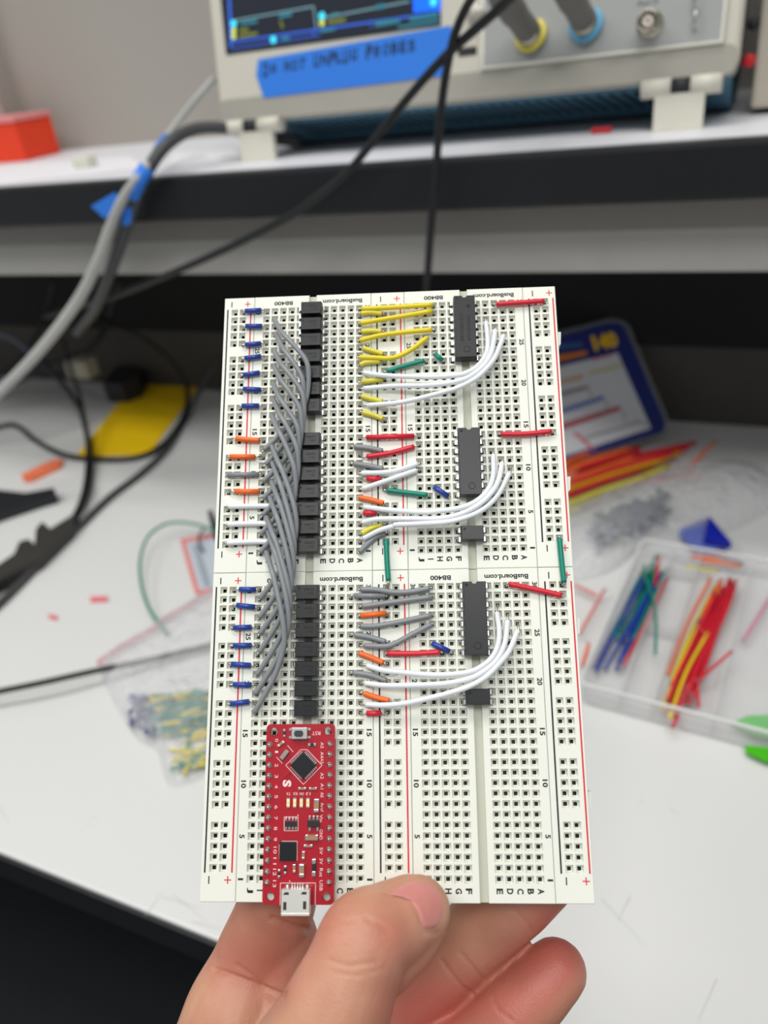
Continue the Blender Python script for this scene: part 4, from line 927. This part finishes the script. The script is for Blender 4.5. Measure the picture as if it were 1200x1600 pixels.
cable('cable', 'dark grey cable running diagonally from the wall past the yellow sheet', [(345,560,Y,.81),(318,600,Y,.78),(290,655,Z,.004),(262,700,Z,.004),(220,740,Z,.004),(170,778,Z,.004),(110,836,Z,.004),(55,888,Z,.004),(0,942,Z,.004),(-40,975,Z,.004)], .0036, CDGR)
cable('cable', 'black cable dropping behind the light grey one under the shelf', [(85,440,Y,.80),(76,475,Y,.79),(60,515,Y,.77),(30,560,Y,.75),(-20,600,Y,.72)], .0036, CBLK)
cable('cable', 'black cable hanging from the shelf underside above the yellow sheet', [(190,440,Y,.80),(178,470,Y,.80),(168,505,Y,.79),(140,545,Y,.76),(100,560,Y,.74),(40,590,Y,.72),(-20,620,Y,.70)], .0034, CBLK)
cable('cable', 'pale bluish cable at the left edge under the shelf', [(-20,515,Y,.74),(20,530,Y,.74),(50,552,Y,.73),(90,575,Y,.74)], .0028, mat('pale_blue_jacket', (96, 98, 118), 0.5))
cable('cable', 'thin black cable running from the left edge under the clear bag', [(-40,1088,Z,.014),(60,1068,Z,.015),(150,1048,Z,.013),(230,1032,Z,.008),(330,1008,Z,.006),(400,990,Z,.006)], .0024, CBLK)
# blue tape pieces on the cables
def flag(label, pts, y, th=0.0006):
    P = [aty(a, b_, yy) for (a, b_, yy) in pts]; bm = bmesh.new(); n = len(P)
    A = [bm.verts.new(p) for p in P]; B = [bm.verts.new(p+Vector((0, th, 0))) for p in P]
    bm.faces.new(A); bm.faces.new(B[::-1])
    for i in range(n): bm.faces.new((A[(i+1) % n], A[i], B[i], B[(i+1) % n]))
    bmesh.ops.recalc_face_normals(bm, faces=bm.faces); o = link('painters_tape', bm, TAPE); return tag(o, label, 'tape')
def wrap(label, pts, r_):
    P = [aty(*p) for p in pts]; bm = bmesh.new(); tube(bm, P, r_, 16); o = link('painters_tape', bm, TAPE); return tag(o, label, 'tape')
flag('blue tape flag sticking out left of the light grey cable', [(142,322,.546),(180,300,.546),(188,318,.546),(164,342,.546)], .546)
flag('short blue tape end hanging below the wrapped tape', [(190,345,.545),(193,325,.545),(206,325,.545),(204,350,.545),(192,353,.545)], .545)
wrap('blue tape wrapped around the dark grey cable at the shelf edge', [(229,262,.550),(216,284,.545),(206,306,.545)], .0062)
wrap('small blue tape band on the cables above the shelf edge', [(262,219,.612),(249,236,.590)], .0055)

# ------------------------------------------------------------------ things on the table, left
def flat(name, pts, z0, z1, m, label=None, cat=None, parent=None):
    P = [at(a, b_, z1) for a, b_ in pts]; bm = bmesh.new(); ccw = sum((P[i].x*P[(i+1) % len(P)].y-P[(i+1) % len(P)].x*P[i].y) for i in range(len(P))) > 0
    if not ccw: P = P[::-1]
    prism(bm, [(p.x, p.y) for p in P], z0, z1); o = link(name, bm, m, parent)
    if label: tag(o, label, cat)
    return o
ys_ = flat('yellow_sheet', [(208,600),(322,587),(232,709),(119,712)], 0.0003, 0.0018, mat('yellow_card', (250, 206, 0), 0.6), 'yellow card sheet lying on the table under the black cable loop', 'card')
flat('dark_edge', [(207,601),(322,588),(330,575),(217,588)], 0.0003, 0.004, mat('brown_edge', (70, 40, 22), 0.6), parent=ys_)
flat('orange_scrap', [(33,741),(80,719),(98,716),(94,727),(48,748),(36,749)], 0.0003, 0.005, mat('orange_scrap', (232, 120, 78), 0.5), 'orange plastic scrap left of the yellow sheet', 'scrap')
flat('tool_handle', [(-30,762),(40,770),(84,762),(88,772),(60,780),(0,800),(-30,812)], 0.001, 0.012, mat('black_grip', (30, 32, 36), 0.45), 'black-handled tool at the left edge, nearer the orange scrap', 'tool')
flat('ribbed_connector', [(-40,905),(0,880),(22,865),(30,846),(44,842),(54,850),(56,826),(66,815),(78,826),(120,800),(112,822),(60,872),(0,905),(-40,925)], 0.001, 0.014, mat('dark_connector', (52, 51, 48), 0.5), 'dark ribbed connector strip at the left edge, beside the cable curve', 'connector')
flat('power_adapter', [(160,598),(178,575),(200,566),(222,575),(215,590),(190,600)], 0.001, 0.03, mat('adapter_black', (38, 38, 40), 0.5), 'black adapter block behind the yellow sheet', 'adapter')
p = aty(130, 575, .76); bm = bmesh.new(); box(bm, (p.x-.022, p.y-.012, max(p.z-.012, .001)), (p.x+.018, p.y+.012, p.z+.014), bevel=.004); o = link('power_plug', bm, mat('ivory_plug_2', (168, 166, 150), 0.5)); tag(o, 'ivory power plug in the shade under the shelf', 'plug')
flat('paper_sheet', [(-60,700),(60,690),(128,668),(200,640),(120,600),(-60,620)], 0.0002, 0.0008, mat('grey_white_paper', (190, 190, 188), 0.7), 'sheet of paper lying left of the yellow card under the cables', 'paper')
cable('jumper_wire', 'thin green wire arching out of the clear bag to the black header', [(262,990,Z,.004),(250,975,Z,.006),(233,950,Z,.010),(221,915,Z,.014),(219,875,Z,.017),(232,838,Z,.018),(262,818,Z,.017),(300,818,Z,.014),(332,828,Z,.010),(350,835,Z,.006)], .0013, WIRE['green'], 'wire')
flat('pin_header', [(324,798),(331,796),(342,832),(333,836)], 0.001, 0.009, mat('black_grip', (0, 0, 0)), 'black pin header joined to the arching green wire', 'connector')
cable('jumper_wire', 'short dark wire beside the black header on the small card', [(318,826,Z,.008),(311,838,Z,.009),(312,852,Z,.006),(318,862,Z,.004)], .0010, CBLK, 'wire')
cd = flat('printed_card', [(281,842),(350,830),(372,918),(305,928)], 0.0005, 0.0015, mat('card_red_border', (214, 128, 124), 0.6), 'small grey and blue printed card with red border, behind the clear bag', 'card')
flat('card_print', [(290,848),(348,838),(366,912),(311,922)], 0.0015, 0.0018, mat('card_blue_grey', (184, 192, 202), 0.6), parent=cd)
flat('card_bar', [(300,852),(310,850),(330,915),(320,917)], 0.0018, 0.0021, mat('card_grey_bar', (150, 158, 168), 0.6), parent=cd)
flat('wire_offcut', [(141,932),(168,931),(168,939),(141,940)], 0.0003, 0.0016, mat('pink_red_offcut', (222, 120, 128), 0.5), 'longer red wire offcut on the bare table above the black cable', 'offcut')
flat('wire_offcut', [(74,959),(90,962),(88,968),(76,965)], 0.0003, 0.0016, mat('pink_red_offcut', (0, 0, 0)), 'tiny red wire offcut nearest the left edge of the table', 'offcut')

# clear bag of short jumpers: crumpled film over the wires
def film_material(name, base, edge, rough=0.12):
    m = bpy.data.materials.new(name); m.use_nodes = True; nt = m.node_tree; b = nt.nodes['Principled BSDF']; out = nt.nodes['Material Output']
    b.inputs['Base Color'].default_value = rgb(236, 238, 240); b.inputs['Roughness'].default_value = rough; b.inputs['Specular IOR Level'].default_value = 1.0; b.inputs['Coat Weight'].default_value = 1.0; b.inputs['Coat Roughness'].default_value = 0.08
    tc = nt.nodes.new('ShaderNodeTexCoord'); n = nt.nodes.new('ShaderNodeTexNoise'); n.inputs['Scale'].default_value = 34; n.inputs['Detail'].default_value = 2; n.inputs['Distortion'].default_value = 1.5; nt.links.new(tc.outputs['Object'], n.inputs['Vector'])
    bu = nt.nodes.new('ShaderNodeBump'); bu.inputs['Strength'].default_value = 1.0; bu.inputs['Distance'].default_value = 0.007; nt.links.new(n.outputs['Fac'], bu.inputs['Height']); nt.links.new(bu.outputs['Normal'], b.inputs['Normal']); nt.links.new(bu.outputs['Normal'], b.inputs['Coat Normal'])
    lw = nt.nodes.new('ShaderNodeLayerWeight'); lw.inputs['Blend'].default_value = 0.35; nt.links.new(bu.outputs['Normal'], lw.inputs['Normal'])
    ma = nt.nodes.new('ShaderNodeMath'); ma.operation = 'MULTIPLY_ADD'; ma.inputs[1].default_value = edge; ma.inputs[2].default_value = base; ma.use_clamp = True; nt.links.new(lw.outputs['Facing'], ma.inputs[0])
    tr = nt.nodes.new('ShaderNodeBsdfTransparent'); tr.inputs[0].default_value = (.97, .97, .975, 1); mx = nt.nodes.new('ShaderNodeMixShader')
    nt.links.new(ma.outputs[0], mx.inputs[0]); nt.links.new(tr.outputs[0], mx.inputs[1]); nt.links.new(b.outputs[0], mx.inputs[2]); nt.links.new(mx.outputs[0], out.inputs['Surface']); return m
FILM = film_material('clear_film', 0.10, 0.7, 0.16)
def film(name, label, outline, hfun, seed=0, m=None, n=26):
    """crumpled film: outline in pixels on the table, height from hfun(u) plus creases"""
    O = [at(a, b_, 0.002) for a, b_ in outline]; c0 = sum(O, Vector())/len(O); ring = spline(O+[O[0]], 6)[:-1]; bm = bmesh.new(); rows = [[bm.verts.new((c0.x, c0.y, hfun(0)))]]
    for k in range(1, n+1):
        f = k/n; row = []
        for p in ring:
            x, y = c0.x+(p.x-c0.x)*f, c0.y+(p.y-c0.y)*f
            z = 0.0008+hfun(f)*(1+0.0)+0.0045*abs(noise.noise(Vector((x*70+seed, y*70, 0))))*(1-f**4)+0.003*abs(noise.noise(Vector((x*160+seed, y*90, 3))))*(1-f**6)
            row.append(bm.verts.new((x, y, z)))
        rows.append(row)
    L = len(ring)
    for i in range(L): bm.faces.new((rows[0][0], rows[1][i], rows[1][(i+1) % L]))
    for A, B in zip(rows[1:], rows[2:]):
        for i in range(L): bm.faces.new((A[i], B[i], B[(i+1) % L], A[(i+1) % L]))
    o = link(name, bm, m or FILM, None, True); return tag(o, label, 'bag')
bag = film('zip_bag', 'clear zip bag with a red seal line, full of short green and yellow jumpers', [(150,1032),(200,1000),(262,962),(330,922),(420,890),(440,1000),(420,1110),(350,1190),(268,1228),(245,1172),(212,1150),(168,1078)], lambda f: 0.014*(1-f**7), 5)
bm = bmesh.new(); tube(bm, spline([at(a, b_, .0055) for a, b_ in ((152,1036),(190,1010),(235,985),(262,962),(290,948),(330,925),(400,900))], 6), .0013, 8); link('red_seal_line', bm, mat('red_seal', (226, 120, 124), 0.5), bag)
rnd = random.Random(11)
def loose(px, py, ang, L, col, z, label, group, r_=0.0008, leads=False, bend=0.0):
    c_ = at(px, py, z); d = Vector((math.cos(R(ang)), math.sin(R(ang)), 0)); n_ = Vector((-d.y, d.x, 0)); a, b_ = -d*L/2, d*L/2
    bm = bmesh.new(); tube(bm, spline([a, n_*bend, b_], 5), r_, 8)
    root = thing('jumper_wire', label, 'wire', c_, group); link('insulation', bm, WIRE[col] if col in WIRE else mat(col[0], col[1], 0.4), root)
    for s_ in (-1, 1):
        bm = bmesh.new(); e = d*s_*L/2; tube(bm, [e-d*s_*.0008, e+d*s_*.001, e+d*s_*.0014+Vector((0, 0, -min(.005, max(.001, z-.0015))))], .0003, 6); link('bare_lead', bm, LEAD, root)
def inbag(px, py): return 204 < px < 380
for i in range(120):
    t = rnd.random(); px = 245+rnd.random()*110; py = 1080+rnd.random()*125
    if py > 1200 or (py > 1150 and (px < 262 or rnd.random() < .45)): continue
    col = 'green' if rnd.random() < .72 else 'yellow'
    if py > 1140 and rnd.random() < .35: col = 'yellow'
    ang = rnd.choice([20, 35, 50, 110, 70])+rnd.uniform(-15, 15) if py > 1130 else rnd.uniform(-10, 50)
    loose(px, py, ang, rnd.uniform(.012, .022), col, rnd.uniform(.002, .010) if py < 1140 else rnd.uniform(.002, .006), f'short {col} jumper wire inside the clear zip bag', f'{col} jumpers in the clear zip bag', .0011)
for i in range(26):
    loose(205+rnd.random()*38, 1085+rnd.random()*60, rnd.uniform(0, 180), rnd.uniform(.004, .007), ('violet_blue_insulation', (92, 92, 140)), rnd.uniform(.002, .009), 'tiny violet blue jumper in the left corner of the clear zip bag', 'violet blue jumpers in the clear zip bag', .0015)

# ------------------------------------------------------------------ things on the table, right
# wire kit card leaning on its box
K0 = at(885, 725, .010); K1 = at(1040, 690, .010); K2 = aty(980, 505, .83)
kx = (K1-K0).normalized(); ky = (K2-K1); ky = (ky-kx*ky.dot(kx)).normalized(); kz = kx.cross(ky)
KM = Matrix.Translation(K1) @ Matrix((kx, ky, kz)).transposed().to_4x4(); KI = KM.inverted()
def kp(x, y, lift=0.0):
    px, py = 860+x/3.529, 480+y/3.529; o = KI @ CAMLOC; d = KI.to_3x3() @ ray(px, py); return o+d*((lift-o.z)/d.z)
card = thing('kit_card', 'navy and white wire kit card with a yellow number, leaning behind the breadboards', 'card', KM)
def kpoly(name, pts, lift, th, m, parent=card):
    P = [kp(x, y, lift) for x, y in pts]; bm = bmesh.new()
    if sum((P[i].x*P[(i+1) % len(P)].y-P[(i+1) % len(P)].x*P[i].y) for i in range(len(P))) < 0: P = P[::-1]
    prism(bm, [(p.x, p.y) for p in P], lift-th, lift); return link(name, bm, m, parent)
kpoly('clear_sleeve', [(-250,210),(330,62),(400,72),(440,110),(660,640),(640,690),(440,760),(-250,960)], -0.0012, 0.001, mat('sleeve_plastic', (150, 152, 156), 0.2, alpha=0.35))
kb = kpoly('card_back', [(-250,240),(300,90),(385,88),(415,120),(635,640),(620,690),(440,745),(-250,950)], 0.0, 0.001, mat('navy_print', (16, 34, 110), 0.45))
kpoly('white_panel', [(-250,400),(370,250),(555,668),(-250,925)], 0.0004, 0.0004, mat('card_white', (206, 208, 212), 0.5), kb)
v = kp(300, 188, .0005); bm = bmesh.new(); text(bm, '140', 0.017, v.x, v.y, .0006, 0, 0.06, 0.027); link('card_number', bm, mat('card_yellow', (236, 190, 10), 0.5), kb)
for nm_2, pts, col in (('orange_bar', [(-100,290),(200,240),(205,262),(-100,330)], (222,128,12)), ('tan_sample', [(-60,425),(175,370),(180,395),(-60,450)], (196,160,130)), ('brown_sample', [(-60,500),(205,430),(212,448),(-60,522)], (130,118,120)),
        ('blue_sample', [(-60,600),(290,485),(300,508),(-60,628)], (90,120,178)), ('red_sample', [(-60,680),(380,542),(392,566),(-60,720)], (176,84,92)), ('yellow_sample', [(215,355),(385,310),(390,330),(215,375)], (196,186,130)),
        ('pink_sample', [(230,285),(345,258),(348,266),(230,296)], (206,120,130)), ('grey_sample', [(190,712),(500,620),(505,635),(190,730)], (156,160,168)), ('red_curve', [(120,690),(150,690),(200,735),(250,785),(238,790),(180,745)], (206,110,120)),
        ('sky_text_bar', [(-60,215),(175,195),(178,215),(-60,245)], (60,96,150))):
    kpoly(nm_2, pts, 0.0007, 0.0003, mat('print_'+nm_2, col, 0.5), kb)
for x, y0, y1 in ((215,455,490), (305,515,560), (400,575,620), (515,630,660)):
    kpoly('bracket_line', [(x,y0),(x+5,y0),(x+12,y1),(x+6,y1)], 0.0007, 0.0003, mat('print_bracket', (120,122,130), 0.5), kb)

# bundle of long wires under the card
LONGW = [('red', (885, 726), (1000, 700)), ('red', (900, 718), (985, 690)), ('deep yellow', (878, 764), (1060, 709)), ('red', (884, 738), (1000, 708)), ('red', (900,738), (1086,692)), ('red', (892,746), (1074,700)), ('orange', (880,752), (1062,706)), ('orange', (880,742), (985,700)), ('orange', (885,732), (980,705)), ('red', (930,725), (1000,708)), ('deep yellow', (880, 768), (1040, 718)),
         ('red', (882, 758), (1050, 708)), ('orange', (888, 772), (1020, 728)), ('red', (880,778), (1000,735)), ('pale yellow', (880,790), (1010,745)), ('orange', (1075,735), (1118,690)), ('pale yellow', (890,800), (1045,728)), ('red', (1020,752), (1098,742)), ('orange', (880,725), (965,692)), ('orange', (884,756), (990,716))]
for i, (col, a, c_) in enumerate(LONGW):
    z = .006+0.0030*(i % 4); A, B = at(*a, z), at(*c_, z); dd = B-A; mid = (A+B)/2
    bm = bmesh.new(); tube(bm, spline([A-mid, Vector((0, 0, .002)), B-mid], 5), .0024 if a[0] < 1000 else .0014, 8); o = link('jumper_wire', bm, WIRE[col]); o.location = mid
    tag(o, f'long {col} wire in the bundle lying in front of the navy kit card' if col != 'orange' or a[0] < 1000 else 'short orange wire standing apart right of the long wire bundle', 'wire', f'long {col} wires in front of the kit card' if col != 'orange' or a[0] < 1000 else None)
CLEAR = mat('clear_polypropylene', (232, 232, 232), 0.18, alpha=0.30, spec=0.7, coat=0.3)
film('parts_bag', 'clear plastic bag over loose blue components behind the compartment box', [(862,806),(930,776),(1010,748),(1100,722),(1180,722),(1230,770),(1170,815),(1080,845),(1010,850),(960,888),(900,905),(860,890)], lambda f: .022*(1-f**3), 9, m=film_material('hazy_film', 0.14, 0.7, 0.2))
cmpm = [mat('component_navy', (14, 26, 92), 0.25), mat('component_dark', (18, 18, 24), 0.3), mat('component_silver', (168, 172, 184), 0.2, 0.8)]
for i in range(110):
    px, py = 922+rnd.random()*122, 0; t = (px-922)/122; py = 832-t*44+rnd.uniform(-24, 24)
    k_ = i % 3; p = at(px, py, rnd.uniform(.003, .012)); bm = bmesh.new()
    box(bm, (-.004, -.0022, -.0018), (.004, .0022, .0018), bevel=.0006)
    o = link('component', bm, cmpm[k_]); o.matrix_world = Matrix.Translation(p) @ Matrix.Rotation(rnd.uniform(0, 3.1), 4, 'Z') @ Matrix.Rotation(rnd.uniform(-.5, .5), 4, 'X')
    tag(o, f"small {['navy blue', 'dark grey', 'silver'][k_]} component in the heap inside the clear parts bag", 'component', f"{['navy blue', 'dark grey', 'silver'][k_]} components in the parts bag")
bt_ = flat('blue_triangle', [(1108,806),(1143,848),(1100,842)], .010, .016, mat('deep_blue_plastic', (18, 34, 158), 0.4), 'deep blue plastic triangle behind the compartment box', 'plastic piece')
flat('pale_half', [(1060,826),(1108,808),(1138,850),(1110,858),(1082,852)], .004, .010, mat('pale_blue_plastic', (104, 120, 196), 0.4, alpha=0.8), parent=bt_)

# compartment box
B0, B1, B2 = at(905, 1098, 0), at(1075, 1144, 0), at(1012, 872, 0)
bx_ = (B1-B0).normalized(); by_ = Vector((-bx_.y, bx_.x, 0)); W1 = (B1-B0).length; Dp = (B2-B0).dot(by_)
BXM = Matrix.Translation(B0) @ Matrix((bx_, by_, Vector((0, 0, 1)))).transposed().to_4x4(); BXI = BXM.inverted()
def xp(px, py, z): return BXI @ at(px, py, z)
cbx = thing('compartment_box', 'clear plastic compartment box of sorted jumper wires, right of the breadboards', 'box', BXM)
W2 = W1*2.3; HB = .018
bm = bmesh.new(); prism(bm, rrect(0, 0, W2, Dp, .006), .0006, .0018); link('base', bm, CLEAR, cbx)
outer = rrect(0, 0, W2, Dp, .006, 6); inner = rrect(.0012, .0012, W2-.0012, Dp-.0012, .005, 6); bm = bmesh.new(); n = len(outer)
ring = [[bm.verts.new((x, y, z)) for x, y in pts] for pts, z in ((outer, .0018), (outer, HB), (inner, HB), (inner, .0018))]
for A, B in zip(ring, ring[1:]):
    for i in range(n): bm.faces.new((A[i], A[(i+1) % n], B[(i+1) % n], B[i]))
link('side_wall', bm, CLEAR, cbx)
bm = bmesh.new(); tube(bm, [Vector((x, y, HB)) for x, y in outer]+[Vector((*outer[0], HB))], .0011, 8); link('rim', bm, mat('frosted_rim', (232, 233, 232), 0.3, alpha=0.75), cbx)
c1_ = W1*.36; c2_ = W1*.66
for x in (c1_, c2_, W1*1.18, W1*1.7):
    bm = bmesh.new(); box(bm, (x, .002, .0018), (x+.0012, Dp-.002, HB-.002)); link('divider', bm, CLEAR, cbx)
for y in (Dp*.45, Dp*.86):
    bm = bmesh.new(); box(bm, (c1_+.0015, y, .0018), (c2_-.0005, y+.0012, HB-.004)); link('divider', bm, CLEAR, cbx)
def boxwire(pa, pb, z, col, label, group, bend=0.0, leads=True, r_=.00105):
    A, B = at(*pa, z), at(*pb, z+rnd.uniform(-.002, .002)); mid = (A+B)/2; d = (B-A).normalized(); n_ = Vector((-d.y, d.x, 0))
    root = thing('jumper_wire', label, 'wire', mid, group)
    bm = bmesh.new(); tube(bm, spline([A-mid, n_*bend, B-mid], 5), r_, 8); link('insulation', bm, WIRE[col] if col in WIRE else mat(col[0], col[1], .4), root)
    for e, s_ in ((A-mid, -1), (B-mid, 1)):
        bm = bmesh.new(); t_ = n_*rnd.uniform(-.004, .004); tube(bm, [e-d*s_*.001, e+d*s_*.0012, e+d*s_*.002+t_], .0003, 6); link('bare_lead', bm, LEAD, root)
PUR = ('purple_insulation', (78, 50, 140))
for i in range(24):
    t = i/23; col = rnd.choice(['blue', 'blue', 'blue', 'blue', 'green', 'green']); 
    if i == 23: col = 'red'
    a = (1004+t*36+rnd.uniform(-3, 3), 905-t*6+rnd.uniform(-8, 14)); L_ = rnd.uniform(.8, 1) if rnd.random() < .7 else rnd.uniform(.5, .7)
    e = (a[0]+(-84)*L_-t*0+rnd.uniform(-3, 3), a[1]+160*L_)
    if col == 'green': e = (a[0]-60*L_, a[1]+110*L_); a = (a[0]+2, a[1]-18)
    boxwire(a, e, .004+.0012*(i % 6), col, f'{col} jumper wire in the left compartment of the clear box', f'{col} jumpers in the left compartment', rnd.uniform(-.001, .001))
for i in range(34):
    t = i/33; col = rnd.choice(['red', 'red', 'red', 'orange', 'yellow', PUR, 'red'] if t < .45 else ['red'])
    a = (1112+t*38+rnd.uniform(-3, 3), 912+rnd.uniform(-10, 22)); L_ = rnd.uniform(.75, 1.0) if rnd.random() < .7 else rnd.uniform(.4, .6)
    if rnd.random() < .35: a = (a[0]-22, a[1]+60); L_ = min(L_, .75)
    e = (a[0]-72*L_+rnd.uniform(-10, 6), a[1]+178*L_)
    cn = col if isinstance(col, str) else 'purple'
    boxwire(a, e, .004+.0013*(i % 7), col, f'{cn} jumper wire in the middle compartment of the clear box', f'{cn} jumpers in the middle compartment', rnd.uniform(-.003, .003))
for pa, pb, col in (((1080,870),(1148,876),'orange'), ((1096,876),(1158,884),'orange'), ((1110,868),(1160,880),'grey'), ((1072,886),(1120,892),'pale yellow')):
    boxwire(pa, pb, .012, col, f'{col} jumper wire lying across the back of the clear box', f'{col} wires at the back of the clear box')
boxwire((1026,868), (1008,902), .014, 'green', 'green wire end rising at the back of the left compartment', None)
boxwire((1030,870), (1024,915), .014, 'red', 'red wire crossing the blue ones at the back of the left compartment', None)
cable('jumper_wire', 'loose green wire hanging over the divider with a bent bare end', [(1008,900,Z,.016),(1020,935,Z,.018),(1025,970,Z,.017),(1024,1022,Z,.014)], .0010, WIRE['green'], 'wire')
boxwire((1143,1018), (1092,1062), .016, 'red', 'red jumper wire sticking out to the right of the middle compartment', None)
boxwire((1088,1060), (1092,1104), .012, 'red', 'red jumper wire at the near right end of the middle compartment', None)
boxwire((1063,1112), (1051,1136), .010, 'red', 'red jumper wire poking past the near wall of the clear box', None)
for pa, pb, lab, col in (((898,914),(932,930),'faded red wire beside the lower right breadboard edge, topmost', ('faded_red', (216,120,112))), ((944,922),(906,990),'long faded red wire beside the lower right breadboard edge', ('faded_red', (0,0,0))), ((920,1006),(910,1040),'orange wire beside the lower right breadboard edge', 'orange'), ((1206,930),(1162,1000),'pink wire at the right edge beside the clear box', ('pink_insulation', (206,132,160)))):
    boxwire(pa, pb, .008, col, lab, None, r_=.0012)
gl = flat('green_tab', [(1142,1130),(1168,1118),(1195,1117),(1240,1122),(1240,1160),(1180,1146)], .006, .008, mat('pale_green_plastic', (122, 192, 122), 0.4, alpha=.9), 'green plastic tab at the right edge in front of the clear box', 'plastic piece')
flat('bright_green_end', [(1164,1164),(1240,1172),(1240,1200),(1196,1188),(1166,1174)], .004, .006, mat('bright_green_plastic', (66, 176, 10), 0.4), parent=gl)
